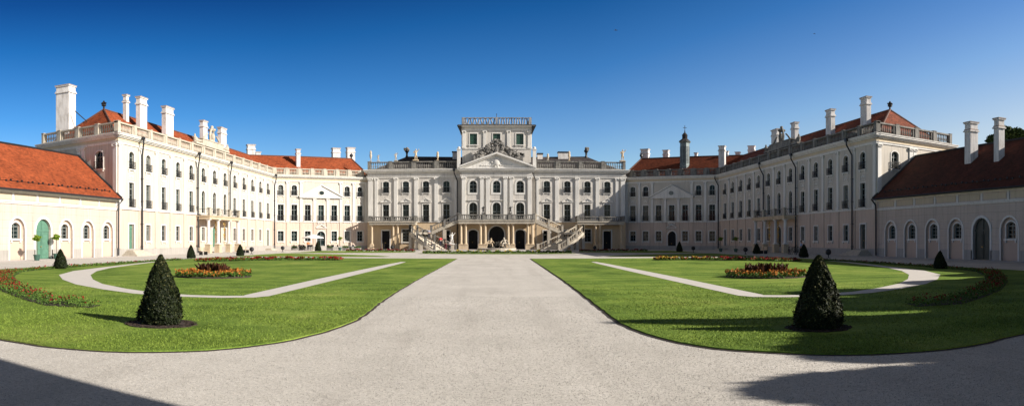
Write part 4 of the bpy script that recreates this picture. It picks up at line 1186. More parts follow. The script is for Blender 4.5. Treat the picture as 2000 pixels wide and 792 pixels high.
for s in (-1, 1):
    sheet('lawn', [(s*28.2, 69.5), (s*12, 72.5), (s*11.6, 74), (s*14, 78), (s*20, 84), (s*28.2, 88)], .02, M['lawn'])
    sheet('lawn', [(s*28.2, 91), (s*20, 93), (s*14, 96.5), (s*11.8, 100), (s*12.5, 104), (s*22, 109), (s*28.2, 109.5)], .02, M['lawn'])
sheet('lawn', [(10.4*math.cos(k*.2094), 90.2+3.4*math.sin(k*.2094)) for k in range(30)], .02, M['lawn'])
# paving apron round the buildings
for s in (-1, 1):
    sheet('pavement', [(s*36.3, 26), (s*39.45, 26), (s*39.45, 118.3), (s*36.3, 117)], .012, plaster('pavement_stone', (.50, .47, .44), .1, .8))
sheet('terrace', [cmap(a, b, 0)[:2] for a, b in [(-16, 101.5), (16, 101.5), (18, 104), (21.5, 109), (21.5, 115.4), (-21.5, 115.4), (-21.5, 109), (-18, 104)]], .10, plaster('terrace_stone', (.42, .39, .38), .12, 1.0), th=.10)
# curved inner path (ring round the half-round lawn)
def ribbon(name, cl, w, z, mat, label=None):
    mb = MB(); n = len(cl); L = []; Rr = []
    for i, p in enumerate(cl):
        a = Vector(cl[max(i-1, 0)]); b = Vector(cl[min(i+1, n-1)]); d = (b-a).normalized(); nn = Vector((-d.y, d.x))
        ww = w[i] if hasattr(w, '__len__') else w
        L.append(Vector(p)+nn*ww/2); Rr.append(Vector(p)-nn*ww/2)
    for i in range(n-1):
        mb.poly([(L[i].x, L[i].y, z), (L[i+1].x, L[i+1].y, z), (Rr[i+1].x, Rr[i+1].y, z), (Rr[i].x, Rr[i].y, z)])
    o = part(name, mb, mat); tag(o, label, None, None, 'structure'); return o
pathcl = [(-7.6, 55), (-7.65, 50), (-7.7, 40), (-7.75, 30), (-7.7, 20.6), (-7.8, 20.2), (-8.6, 19.8), (-9.8, 19.7), (-11.5, 20.1), (-13.3, 21.2), (-15.6, 23.0), (-17.8, 25.4), (-20.2, 28.6), (-22.2, 32.5), (-23.6, 36.7), (-25, 42), (-26.4, 48), (-27.6, 56)]
pw = [.4, .7, .9, .95, .85, .75, .75, .75, .8, .9, 1.1, 1.35, 1.6, 1.35, .8, .6, .5, .4]
M['path'] = plaster('path_gravel', (.56, .53, .49), .1, 3.0)
for s in (-1, 1): ribbon('path', [(-p[0]*-s if s < 0 else -p[0], p[1]) for p in pathcl] if s > 0 else pathcl, pw, .036, M['path'])

# grass blades near the camera
def inpoly(x, y, poly):
    r = np.zeros(len(x), bool); n = len(poly); j = n-1
    for i in range(n):
        xi, yi = poly[i]; xj, yj = poly[j]
        c = ((yi > y) != (yj > y)) & (x < (xj-xi)*(y-yi)/(yj-yi+1e-12)+xi); r ^= c; j = i
    return r
def np_tris(name, V, mat, parent=None):
    """V: (n,k,3) polygons"""
    n, k, _ = V.shape
    me = bpy.data.meshes.new(name)
    me.vertices.add(n*k); me.vertices.foreach_set('co', V.reshape(-1).astype(np.float32))
    me.loops.add(n*k); me.loops.foreach_set('vertex_index', np.arange(n*k, dtype=np.int32))
    me.polygons.add(n); me.polygons.foreach_set('loop_start', np.arange(0, n*k, k, dtype=np.int32))
    me.materials.append(mat); me.update(calc_edges=True); me.validate()
    o = bpy.data.objects.new(name, me); COL.objects.link(o)
    if parent is not None: o.parent = parent
    return o
def pathdist(x, y, s):
    d = np.full(len(x), 99.0)
    cl = [(p[0]*(-s) if s > 0 else p[0], p[1]) for p in pathcl]
    for i in range(len(cl)-1):
        a = np.array(cl[i]); b = np.array(cl[i+1]); ab = b-a; L = (ab**2).sum()
        t = np.clip(((x-a[0])*ab[0]+(y-a[1])*ab[1])/L, 0, 1); d = np.minimum(d, np.hypot(x-a[0]-t*ab[0], y-a[1]-t*ab[1])-(pw[i]+pw[i+1])/4)
    return d
def blades(poly, s, label):
    n = 700000
    r = 8.5*np.exp(RNG.random(n)*math.log(34/8.5)); th = RNG.uniform(-.8, .8, n)
    x = CAMX+r*np.sin(th); y = r*np.cos(th)
    k = inpoly(x, y, poly); k &= pathdist(x, y, s) > .03
    for cx, cy, rr in BEDS: k &= np.hypot(x-cx, y-cy) > rr
    x, y, r = x[k], y[k], r[k]
    k = RNG.random(len(x)) < np.clip((30-r)/16, 0, 1)*(.55+.45*np.sin(x*1.3+np.sin(y*.9)*2)*np.cos(y*1.1+x*.4)); x, y, r = x[k], y[k], r[k]; m = len(x)
    a = RNG.uniform(0, 2*math.pi, m); w = .0045*(r/10)**.8*RNG.uniform(.7, 1.3, m); h = .024*RNG.uniform(.5, 1.5, m)
    lx = RNG.normal(0, .018, m); ly = RNG.normal(0, .018, m)
    V = np.zeros((m, 3, 3)); V[:, 0] = np.stack([x-w*np.cos(a), y-w*np.sin(a), np.full(m, .029)], 1)
    V[:, 1] = np.stack([x+w*np.cos(a), y+w*np.sin(a), np.full(m, .029)], 1); V[:, 2] = np.stack([x+lx, y+ly, .03+h], 1)
    o = np_tris('grass', V, M['blade']); tag(o, label, 'grass', None, 'stuff')
TOPS = [(-7.07, 12.9), (5.98, 12.4)]
BEDS = [(-7.07, 12.9, .95), (5.98, 12.4, .95), (-13.5, 30.6, 1.9), (12.4, 30.7, 2.0)]
blades(LL, -1, 'short mown grass on the left lawn'); blades(LR, 1, 'short mown grass on the right lawn')

def leaves(name, pts, size, mat, parent=None, flat=0.0, nrm=None, asp=.6):
    """pts (n,3) world; small random quads"""
    n = len(pts); V = np.zeros((n, 4, 3))
    d = RNG.normal(size=(n, 3)); 
    if nrm is not None: d = d*.6+nrm*1.0
    if flat: d[:, 2] += flat*np.sign(RNG.random(n)-.1)
    d /= np.linalg.norm(d, axis=1)[:, None]
    a = np.cross(d, RNG.normal(size=(n, 3))); a /= np.linalg.norm(a, axis=1)[:, None]; b = np.cross(d, a)
    s = (size*RNG.uniform(.6, 1.3, n))[:, None]
    V[:, 0] = pts-a*s; V[:, 1] = pts-b*s*asp; V[:, 2] = pts+a*s; V[:, 3] = pts+b*s*asp
    if parent is not None:
        V -= np.array(parent.location)
    return np_tris(name, V, mat, parent)

# soil cut along the lawn edges, and loose pebbles on the near gravel
for P_ in (LL, LR): ribbon('lawn_edge', P_, .16, .010, M['soil'])
n = 160000; r = 7.2*np.exp(RNG.random(n)*math.log(22/7.2)); th = RNG.uniform(-.78, .78, n); x = CAMX+r*np.sin(th); y = r*np.cos(th)
k = ~inpoly(x, y, LL) & ~inpoly(x, y, LR); x, y, r = x[k], y[k], r[k]; m = len(x)
sz = .0042*RNG.uniform(.5, 1.6, m)*(r/9)**.5; a = RNG.uniform(0, 6.28, m)
V = np.zeros((m, 3, 4, 3)); top = np.stack([x, y, sz*1.1], 1)
for q in range(3):
    for c, (da, zz) in enumerate(((0, -.002), (2.094, -.002), (1.7, None), (.4, None))):
        an = a+q*2.094+da; rr_ = sz*(1.0 if zz is not None else .45)
        V[:, q, c] = np.stack([x+rr_*np.cos(an)*1.3, y+rr_*np.sin(an), np.full(m, zz) if zz is not None else sz*1.0], 1)
o = np_tris('pebbles', V.reshape(-1, 4, 3), leafmat('pebble_stone', (.20, .19, .175), (.56, .54, .50), .9, 9)); tag(o, 'loose pebbles on the pale gravel', 'pebbles', None, 'stuff')
# ------------------------------------------------------------------ topiary
def topiary(x, y, h, rb, label, n=9000, size=.028, pw_=.85, bed=0.0, group='clipped yew cones round the lawns'):
    g = root('topiary', label, 'topiary', (x, y, .03), group)
    t = RNG.random(n)**.8; z = t*h; ang = RNG.uniform(0, 2*math.pi, n)
    pr = rb*np.minimum(1.0, .86+t*1.2)*(1-t**1.35)**pw_+.015
    ph_ = x*3.1; wob = 1+.06*np.sin(ang*3+z*5+ph_)+.05*np.sin(ang*7-z*9+ph_)+.035*np.sin(ang*13+z*23+ph_)+RNG.normal(0, .03, n)+.10*(RNG.random(n) > .97)
    rr = pr*wob*(1-np.abs(RNG.normal(0, .05, n)))
    P = np.stack([x+rr*np.cos(ang), y+rr*np.sin(ang), .05+z], 1)
    nr = np.stack([np.cos(ang), np.sin(ang), np.full(n, .35)], 1)
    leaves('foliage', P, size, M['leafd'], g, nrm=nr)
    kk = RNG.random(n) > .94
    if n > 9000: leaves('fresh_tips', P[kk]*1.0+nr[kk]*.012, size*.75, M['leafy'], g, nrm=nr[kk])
    mb = MB(); prof = []
    for k in range(13):
        tt = k/12*.97; prof.append((rb*min(1, .86+tt*1.2)*(1-tt**1.35)**pw_*.9+.004, tt*h))
    mb.lathe((x, y, .05), prof, 20); part('inner_branches', mb, M['leafd'], g, smooth=True)
    mb = MB(); mb.tube([(x, y, 0), (x, y, .3)], .05, 7); part('trunk', mb, M['bark'], g)
    if bed:
        mb = MB(); K = 28
        pts = [(x+bed*(1+.08*math.sin(k*1.7)+random.uniform(-.03, .03))*math.cos(k*2*math.pi/K), y+bed*(1+.05*math.sin(k*2.3))*math.sin(k*2*math.pi/K)) for k in range(K)]
        mb.hexa(pts, .0, .045); o = part('soil_ring', mb, M['soil'], g)
        a = RNG.uniform(0, 6.28, 900); q = bed*np.sqrt(RNG.uniform(.5, 1.05, 900))
        leaves('fallen_leaves', np.stack([x+q*np.cos(a), y+q*np.sin(a), np.full(900, .05)], 1), .022, M['soil'], g, flat=2)
    return g
topiary(-7.07, 12.9, 1.43, .47, 'large dark clipped yew cone nearest the camera on the left lawn', 26000, .024, bed=.74)
topiary(5.98, 12.4, 1.43, .49, 'large dark clipped yew cone nearest the camera on the right lawn', 30000, .026, pw_=.78, bed=.66)
tl = [((118, 525), 1.16, .43, 'small pointed dark topiary in front of the green arched door'),
      ((373, 504.5), 1.25, .43, 'small dark topiary cone before the left wing, nearer of the two by its portico'),
      ((469, 499.6), 1.25, .44, 'small dark topiary cone right of the sunlit portico'),
      ((621, 490), 1.65, .55, 'dark topiary cone in front of the cafe doorway'),
      ((1836, 525), 1.05, .42, 'small dark topiary cone in shade before the right side building'),
      ((1570, 503), 1.3, .50, 'dark shaded topiary cone right of the right wing portico'),
      ((1478, 495.8), 1.3, .50, 'dark shaded topiary cone left of the right wing portico'),
      ((1327, 491.5), 1.5, .5, 'dark topiary cone before the dark arched door of the right corner wing')]
for (p, h, r, l) in tl:
    x, y = ground(*p); topiary(x, y, h, r, l, 3500, .05, pw_=.8)

# ------------------------------------------------------------------ flower beds
def bed_disc(x, y, r, label, bloom, spiky):
    g = root('flower_bed', label, 'flower bed', (x, y, .03), 'round flower beds')
    mb = MB(); mb.lathe((x, y, 0), [(r, .02), (r*.97, .09), (r*.5, .16), (.01, .18)], 28); part('soil', mb, M['soil'], g)
    n = 6000; a = RNG.uniform(0, 6.28, n); q = r*np.sqrt(RNG.random(n)); 
    leaves('foliage', np.stack([x+q*np.cos(a), y+q*np.sin(a), .08+.22*RNG.random(n)], 1), .045, M['leafg'], g)
    n = 2300; a = RNG.uniform(0, 6.28, n); q = r*np.sqrt(RNG.random(n)); cl = (np.sin(a*9)*np.sin(q*11) > -.35)
    a, q = a[cl], q[cl]; n = len(a)
    leaves('blossoms', np.stack([x+q*np.cos(a), y+q*np.sin(a), .20+.16*RNG.random(n)+.05*np.sin(a*7)], 1), .045, M[bloom], g, asp=.9, flat=.8)
    m = MB()
    for k in range(34 if spiky else 26):
        aa = random.uniform(0, 6.28); rr = random.uniform(0, r*(.55 if spiky else .42)); c = Vector((x+rr*math.cos(aa), y+rr*math.sin(aa)*.8, .15))
        for j in range(6):
            b = random.uniform(0, 6.28); l = random.uniform(.25, .5); tip = c+Vector((math.cos(b)*l*.7, math.sin(b)*l*.7, l+.1)); sd = Vector((-math.sin(b), math.cos(b), 0))*.05
            mid = c.lerp(tip, .6)+Vector((0, 0, .08)); m.poly([c-sd*.4, mid-sd, tip, mid+sd])
    part('dark_leaf_plants', m, M['leafr'], g)
bed_disc(-13.5, 30.6, 1.85, 'round bed of orange flowers on the left lawn behind the big topiary', 'bloomo', False)
bed_disc(12.4, 30.7, 1.95, 'round bed of orange flowers with spiky dark leaves on the right lawn', 'bloomo', True)
def bed_strip(cl, w, label, blooms, group, hgt=.3, dens=60, size=.05, bdens=35, soilz=.04):
    c = Vector(cl[len(cl)//2]); g = root('flower_bed', label, 'flower bed', (c.x, c.y, .03), group)
    mb = MB()
    V = [Vector(p) for p in cl]
    for i in range(len(V)-1):
        d = (V[i+1]-V[i]).normalized(); n = Vector((-d.y, d.x))*w/2
        d2 = (V[min(i+2, len(V)-1)]-V[min(i+1, len(V)-2)]).normalized(); n2 = Vector((-d2.y, d2.x))*w/2
        mb.poly([(*(V[i]-n), soilz), (*(V[i+1]-n2), soilz), (*(V[i+1]+n2), soilz), (*(V[i]+n), soilz)])
    part('soil', mb, M['soil'], g)
    Ls = np.array([(V[i+1]-V[i]).length for i in range(len(V)-1)]); cum = np.concatenate([[0], np.cumsum(Ls)])
    def samp(n, wf=1.0, s0=0, s1=1):
        s = RNG.uniform(s0, s1, n)*cum[-1]; i = np.clip(np.searchsorted(cum, s)-1, 0, len(Ls)-1); t = (s-cum[i])/Ls[i]
        A = np.array([tuple(v) for v in V]); p = A[i]+(A[i+1]-A[i])*t[:, None]; d = (A[i+1]-A[i])/Ls[i][:, None]; nn = np.stack([-d[:, 1], d[:, 0]], 1)
        return p+nn*(RNG.uniform(-.5, .5, n)*w*wf)[:, None], s
    n = int(cum[-1]*w*dens); p, s = samp(n)
    clump = .45+.55*np.abs(np.sin(s*2.3)+.4*np.sin(s*7.1+1))
    leaves('foliage', np.column_stack([p, soilz+hgt*.8*RNG.random(n)*clump]), size, M['leafg'], g)
    for (nm, mk, frac, s0, s1) in blooms:
        n = int(cum[-1]*w*bdens*frac); p, s = samp(n, .95, s0, s1); clump = .5+.5*np.abs(np.sin(s*2.3)); q = (np.sin(s*5.3)+np.sin(s*1.9)) > -.9; 
        leaves(nm, np.column_stack([p, soilz+hgt*(.6+.5*RNG.random(n))*clump])[q], size, M[mk], g, asp=.9, flat=.6)
    return g
for s in (-1, 1):
    sd = 'left' if s < 0 else 'right'
    cl = [(s*x, y) for x, y in ((13.6, 58.8), (16, 59.0), (18.5, 58.2), (20.8, 56.2), (22.4, 53.8), (23.6, 51.2))]
    bed_strip(cl, 1.7, f'curved red flower bed at the far side of the {sd} lawn', [('blossoms', 'bloomr', 1, 0, 1)]+([('yellow_blossoms', 'bloomy', .5, 0, .33)] if s > 0 else []), 'curved red flower beds', .30, 150, .07, 55)
    cl = [(s*x, y) for x, y in ((10.3, 15.4), (11.3, 15.2), (12.4, 15.9), (13.6, 16.8), (15.4, 18.2), (17.1, 19.8), (19.1, 21.8), (20.9, 24.0), (22.8, 26.4), (24.4, 28.8), (25.4, 32), (26.2, 37), (26.8, 44), (27.2, 55))]
    cl2 = cl[:10]
    bed_strip(cl2, .9, ('long curved border of red flowers near the camera on the sunlit left lawn' if s < 0 else 'long curved border of red flowers in shade on the right lawn'), [('blossoms', 'bloomr', .35, 0, .35), ('blossoms', 'bloomr', .9, .35, 1)], 'curved flower borders', .26, 420, .03, 45)
    bed_strip(cl[9:], .5, f'thin line of low plants along the outer edge of the {sd} lawn', [('blossoms', 'bloomr', .5, 0, 1)], 'thin plant lines', .18, 260, .05, 40)
    a = [(s*x, y) for x, y in ((12.5, 105), (18, 107.5), (24, 108.6))]
    bed_strip(a, .7, f'narrow far bed of red flowers in front of the {sd} corner wing', [('blossoms', 'bloomr', 1, 0, 1)], 'narrow far beds', .3, 90, .1, 60)
bed_strip([(-10, 92.5), (-5, 93.3), (0, 93.6), (5, 93.3), (10, 92.5)], 1.2, 'low green planting strip before the central terrace', [('blossoms', 'bloomy', .15, 0, 1)], None, .4, 110, .11, 40)

# ------------------------------------------------------------------ potted trees
def potted(px, py, h, label, palm=False, dark=False):
    x, y = ground(px, py); g = root('potted_tree', label, 'potted tree', (x, y, .0), 'potted trees along the walls')
    m = MB(); m.lathe((x, y, .0), [(.22, 0), (.3, .45), (.33, .47), (.33, .52), (.28, .52)], 12); part('pot', m, M['potg'], g)
    m = MB(); m.tube([(x, y, .4), (x+.03, y, h*.5), (x, y, h-.25)], .03, 6); part('trunk', m, M['bark'], g)
    n = 500; v = RNG.normal(size=(n, 3)); v /= np.linalg.norm(v, axis=1)[:, None]; v *= (RNG.random(n)**.4)[:, None]
    P = np.array([x, y, h-.05])+v*np.array([.36, .36, .28])+np.array([.12, 0, 0])*np.sin(v[:, 2:3]*5)
    leaves('crown', P, .075, M['leafb'], g)
potted(72, 508.5, 2.0, 'potted lemon tree left of the green arched door'); potted(110, 505.5, 2.1, 'potted lemon tree right of the green arched door')
potted(249.5, 498, 1.7, 'potted tree left of the green door up the steps'); potted(291.5, 497, 1.75, 'potted tree right of the steps to the green door')
potted(1407.5, 491.2, 2.0, 'shaded potted tree at the bend of the right wing'); potted(1437, 492.0, 2.0, 'shaded potted tree by the second window of the right wing')
potted(664, 488.6, 2.1, 'slim potted tree right of the cafe doorway')

# ------------------------------------------------------------------ garden spotlights
def spot(px, py, label):
    x, y = ground(px, py); g = root('garden_lamp', label, 'lamp', (x, y, 0), 'black ball lamps on the lawn edge')
    m = MB(); m.tube([(x, y, 0), (x, y, .35)], .05, 6); m.box(x-.16, x+.16, y-.16, y+.16, 0, .05); part('post', m, M['iron'], g)
    m = MB(); m.ball((x, y, .6), (.3, .3, .3), 12); part('head', m, M['iron'], g, smooth=True)
spot(552, 491.5, 'black ball lamp on the lawn edge before the left corner wing'); spot(491.5, 495.5, 'black ball lamp right of the small topiary by the left portico')
spot(766, 489.6, 'black lamp box before the left balcony columns'); spot(1456, 496.2, 'black ball lamp in shade before the right wing')
spot(1618, 503.5, 'black ball lamp in shade near the near end of the right wing'); spot(1354, 492.5, 'black ball lamp right of the dark arched door'); spot(1161.5, 490.4, 'black ball lamp in shade before the right balcony')

# ------------------------------------------------------------------ cafe
def parasol(px, py):
    x, y = ground(px, py); g = root('parasol', 'white parasol over the cafe tables left of the arched doorway', 'parasol', (x, y, 0))
    m = MB(); m.tube([(x, y, 0), (x, y, 2.5)], .03, 6); m.lathe((x, y, 0), [(.3, 0), (.3, .08), (.06, .12)], 10); part('pole', m, M['stonel'], g)
    m = MB(); m.lathe((x, y, 0), [(1.9, 2.05), (1.9, 2.2), (.9, 2.5), (.02, 2.75)], 8, cap=False); part('canopy', m, M['white'], g)
    m = MB()
    for k in range(8): a = k*math.pi/4; m.tube([(x, y, 2.65), (x+1.85*math.cos(a), y+1.85*math.sin(a), 2.14)], .015, 4)
    part('ribs', m, M['iron'], g)
parasol(611, 488.7)
def cafe_table(x, y, label):
    g = root('cafe_table', label, 'table', (x, y, 0), 'cafe tables before the corner wing')
    m = MB(); m.lathe((x, y, 0), [(.38, .72), (.38, .75)], 14); part('table_top', m, M['white'], g)
    m = MB(); m.tube([(x, y, 0), (x, y, .72)], .03, 6); m.lathe((x, y, 0), [(.22, 0), (.22, .03), (.04, .05)], 10); part('leg', m, M['iron'], g)
def cafe_chair(x, y, rz):
    g = root('cafe_chair', 'dark metal cafe chair at the outdoor tables before the left corner wing', 'chair', (x, y, 0), 'cafe chairs before the corner wing', rz)
    def lp(nm, m, mat='iron'):
        o = bpy.data.objects.new(nm, m.mesh(nm, M[mat])); COL.objects.link(o); o.parent = g
    m = MB(); m.box(-.22, .22, -.22, .22, .43, .47); lp('seat', m)
    m = MB(); m.box(-.22, .22, .2, .23, .6, .95); m.box(-.22, -.19, .2, .23, .44, .6); m.box(.19, .22, .2, .23, .44, .6); lp('backrest', m)
    for sx in (-.2, .2):
        for sy in (-.2, .2): m = MB(); m.tube([(sx, sy, .44), (sx*1.1, sy*1.1, 0)], .018, 5); lp('leg', m)
tb = [(584, 'round cafe table at the left end of the cafe terrace'), (600, 'round cafe table left of the parasol'), (612, 'round cafe table under the parasol'), (650, 'round cafe table right of the arched doorway'), (684, 'round cafe table at the right end of the cafe terrace')]
cc = None
for px, l in tb:
    x, y = ground(px, 488.4); cafe_table(x, y, l)
    for k in range(3):
        a = k*2.1+px
        if cc is None: cafe_chair(x+.75*math.cos(a), y+.75*math.sin(a), a-1.57); cc = [o for o in COL.objects if o.name == 'cafe_chair'][0]
        else:
            c = copy_tree(cc); c.location = (x+.75*math.cos(a), y+.75*math.sin(a), 0); c.rotation_euler.z = a-1.57
def shrub_box(px, py, w, label, h=.9):
    x, y = ground(px, py); g = root('planter', label, 'planter', (x, y, 0), 'shrub planters by the cafe')
    m = MB(); m.hexa([(x-w/2, y-.25), (x+w/2, y-.25), (x+w/2, y+.25), (x-w/2, y+.25)], 0, .4, [(x-w/2-.04, y-.28), (x+w/2+.04, y-.28), (x+w/2+.04, y+.28), (x-w/2-.04, y+.28)]); part('trough', m, M['plinth'], g)
    n = 500; P = np.stack([x+RNG.uniform(-w/2, w/2, n), y+RNG.uniform(-.3, .3, n), .4+(h-.4)*RNG.random(n)*(.6+.4*np.sin(RNG.random(n)*9))], 1)
    leaves('shrub', P, .07, M['leafg'], g)
shrub_box(575, 488.6, 1.0, 'stone planter with shrub at the left end of the cafe'); shrub_box(591, 488.2, 1.1, 'stone planter with shrub between the first cafe tables')
shrub_box(644, 488.2, 1.0, 'stone planter with shrub just right of the arched doorway'); shrub_box(675, 488.2, 1.1, 'stone planter with shrub near the last cafe table', .8); shrub_box(698, 488.2, 1.2, 'stone planter with low shrub beside the downpipe', .7)
def bench(px, py, rz, label):
    x, y = ground(px, py); g = root('bench', label, 'bench', (x, y, 0), 'benches', rz)
    def lp(nm, m, mat):
        o = bpy.data.objects.new(nm, m.mesh(nm, M[mat])); COL.objects.link(o); o.parent = g
    m = MB()
    for k in range(4): m.box(-.85, .85, -.22+k*.12, -.13+k*.12, .42, .46)
    lp('seat', m, 'sand'); m = MB(); m.box(-.85, .85, .24, .27, .55, .68); m.box(-.85, .85, .25, .28, .74, .87); lp('backrest', m, 'sand')
    for sx in (-.7, .7): m = MB(); m.box(sx-.03, sx+.03, -.2, .25, 0, .42); m.box(sx-.03, sx+.03, .23, .3, .42, .88); lp('leg', m, 'iron')
bench(480, 493.5, R(90), 'wooden bench against the left wing right of the portico'); bench(397.5, 497.6, R(90), 'wooden bench beside the left portico'); bench(1491, 495.0, R(-90), 'wooden bench in shade by the right portico')

# bicycles in the shade
def bike(px, py, rz, label):
    x, y = ground(px, py); g = root('bicycle', label, 'bicycle', (x, y, 0), 'bicycles parked by the right portico', rz)
    def lp(nm, m, par=g, mat='iron'):
        o = bpy.data.objects.new(nm, m.mesh(nm, M[mat])); COL.objects.link(o); o.parent = par; return o
    for cx in (-.52, .52):
        m = MB(); m.tube([(cx+.33*math.cos(k*math.pi/8), 0, .34+.33*math.sin(k*math.pi/8)) for k in range(17)], .02, 5)
        for k in range(6): m.tube([(cx, 0, .34), (cx+.33*math.cos(k*1.047), 0, .34+.33*math.sin(k*1.047))], .005, 3)
        lp('wheel', m)
    m = MB(); B_, S, H, W = (-.05, 0, .3), (-.15, 0, .82), (.38, 0, .85), (-.52, 0, .34)
    for a, b in ((B_, S), (B_, H), (S, H), (S, W), (B_, W), (H, (.52, 0, .34))): m.tube([a, b], .022, 5)
    lp('frame', m); m = MB(); m.tube([(.36, -.25, 1.0), (.38, 0, .98), (.36, .25, 1.0)], .018, 5); m.tube([H, (.38, 0, .98)], .018, 5); lp('handlebar', m)
    m = MB(); m.hexa([(-.3, -.08), (-.02, -.03), (-.02, .03), (-.3, .08)], .9, .96); m.tube([S, (-.16, 0, .9)], .015, 5); lp('saddle', m)
for k, (px, py, a) in enumerate(((1541, 496.8, 75), (1550, 497.2, 95), (1557, 497.6, 85))):
    bike(px, py, R(a), ('bicycle nearest the right portico column', 'middle bicycle of the three by the right portico', 'bicycle farthest right of the three by the portico')[k])

# ------------------------------------------------------------------ statues
def statue(name, x, y, z, h, label, mat='stonel', group='stone figures', ped=.25, lean=1):
    x, y, z = cmap(x, y, z); h *= CS*(1.2 if z > 12 else 1)
    g = root(name, label, 'statue', (x, y, z), group)
    m = MB(); w = .24*h; m.hexa([(x-w, y-w), (x+w, y-w), (x+w, y+w), (x-w, y+w)], z, z+ped); part('plinth', m, M[mat], g)
    J = {'pel': (0, 0, .5), 'che': (.01*lean, 0, .72), 'nek': (.02*lean, 0, .82), 'hed': (.03*lean, -.01, .91), 'top': (.03*lean, -.01, .98), 'ls': (-.13, 0, .77), 'le': (-.2, -.05, .64), 'lh': (-.12, -.13, .58), 'rs': (.14, 0, .77), 're': (.24, -.04, .84), 'rh': (.3*1, -.08, .97),
         'lk': (-.07, -.05, .27), 'lf': (-.07, 0, .03), 'lt': (-.07, -.08, .01), 'rk': (.09, .0, .27), 'rf': (.1, .04, .03), 'rt': (.11, -.05, .01)}
    E_ = [('pel', 'che'), ('che', 'nek'), ('nek', 'hed'), ('hed', 'top'), ('che', 'ls'), ('ls', 'le'), ('le', 'lh'), ('che', 'rs'), ('rs', 're'), ('re', 'rh'), ('pel', 'lk'), ('lk', 'lf'), ('lf', 'lt'), ('pel', 'rk'), ('rk', 'rf'), ('rf', 'rt')]
    RD = {'pel': .105, 'che': .1, 'nek': .04, 'hed': .07, 'top': .055, 'ls': .05, 'le': .035, 'lh': .028, 'rs': .05, 're': .035, 'rh': .028, 'lk': .055, 'lf': .035, 'lt': .03, 'rk': .055, 'rf': .035, 'rt': .03}
    b = skin_body('figure', J, E_, RD, h, M[mat], g, (0, 0, ped))
    return g
def skin_body(name, J, E_, RD, h, mat, parent, off=(0, 0, 0), rootj='pel'):
    keys = list(J); me = bpy.data.meshes.new(name)
    me.from_pydata([(Vector(J[k])*h+Vector(off))[:] for k in keys], [(keys.index(a), keys.index(b)) for a, b in E_], [])
    o = bpy.data.objects.new(name, me); COL.objects.link(o)
    me.materials.append(mat)
    md = o.modifiers.new('skin', 'SKIN')
    if not me.skin_vertices: 
        bm_ = None
    sv = me.skin_vertices[0].data if me.skin_vertices else None
    if sv is None:
        import bmesh
        bm = bmesh.new(); bm.from_mesh(me); bm.verts.layers.skin.verify(); bm.to_mesh(me); bm.free(); sv = me.skin_vertices[0].data
    for i, k in enumerate(keys):
        r = RD[k]*h; sv[i].radius = (r, r); sv[i].use_root = (k == rootj)
    md.use_smooth_shade = True
    s2 = o.modifiers.new('sub', 'SUBSURF'); s2.levels = 1; s2.render_levels = 1
    o.parent = parent
    return o
def urn(x, y, z, h, label, mat='stonel', group='stone urns on the roof balustrade'):
    x, y, z = cmap(x, y, z); h *= CS*(1.2 if z > 12 else 1)
    g = root('urn', label, 'urn', (x, y, z), group)
    m = MB(); m.hexa([(x-.2, y-.2), (x+.2, y-.2), (x+.2, y+.2), (x-.2, y+.2)], z, z+.12); part('foot', m, M[mat], g)
    m = MB(); m.lathe((x, y, z+.12), [(.1*1, 0), (.07, .1*h), (.2, .35*h), (.26, .55*h), (.16, .66*h), (.22, .72*h), (.2, .85*h), (.05, h)], 12); part('bowl', m, M[mat], g, smooth=True)
YB_ = 115.5+.25
urn(-21.3, YB_, 15.05, 1.5, 'tall pale stone vase at the left end of the central roof balustrade')
statue('statue', -20.0, YB_, 15.05, .9, 'small crouching white figure next to the left end vase of the central roof', ped=.1, group='figures on the central roof balustrade')
statue('statue', -17.0, YB_, 15.05, 1.1, 'pale figure on the central roof balustrade above the second pilaster from the left', ped=.15, group='figures on the central roof balustrade')
statue('statue', -13.6, YB_, 15.05, 1.55, 'taller ochre and white figure on the left half of the central roof balustrade', 'sand', ped=.2, group='figures on the central roof balustrade')
urn(-9.9, YB_, 15.05, 1.2, 'ochre stone vase nearest the belvedere on the left balustrade', 'sand')
statue('statue', 21.3, YB_, 15.05, 1.6, 'slender stone figure at the right end of the central roof balustrade', 'sand', ped=.2, group='figures on the central roof balustrade')
urn(12.2, YB_, 15.05, 1.3, 'ochre stone vase in the middle of the right roof balustrade', 'sand')
urn(8.6, YB_, 15.05, .9, 'small pale vase nearest the belvedere on the right balustrade')
def roof_orn(x, label, m1='iron'):
    g = root('roof_finial', label, 'roof finial', (x, 121.2, 16.0), 'carved finials on the hipped roofs'); g_ = g
    m = MB(); m.lathe((x, 121.2, 15.9), [(.5, 0), (.3, .4), (.16, .8), (.2, 1.2), (.42, 1.5), (.3, 1.75), (.05, 1.85)], 9); part('stem', m, M[m1], g)
    m = MB()
    for k in range(7): m.ball((x+random.uniform(-.45, .45), 121.2+random.uniform(-.2, .2), 17.7+random.uniform(-.1, .35)), (.24, .2, .2), 7, .15)
    part('carved_top', m, M['stone'], g)
    g.location = cmap(x, 121.2, 16.0); g.scale = (CS,)*3
roof_orn(-15.8, 'dark carved finial with white top on the left hipped roof of the central block'); roof_orn(15.8, 'dark carved finial with white top on the right hipped roof of the central block')
for x, l in ((-2.2, 'small iron lamp figure left of the middle on the central terrace'), (2.2, 'small iron lamp figure right of the middle on the central terrace')):
    statue('statue', x, 111.1, 5.94, 1.15, l, 'iron', 'figures on the central terrace', .12)
statue('statue', -7.0, 107.4, 0.9, 1.75, 'white stone cherub on the post at the foot of the left stair', 'trim', 'cherubs by the stairs', .2)
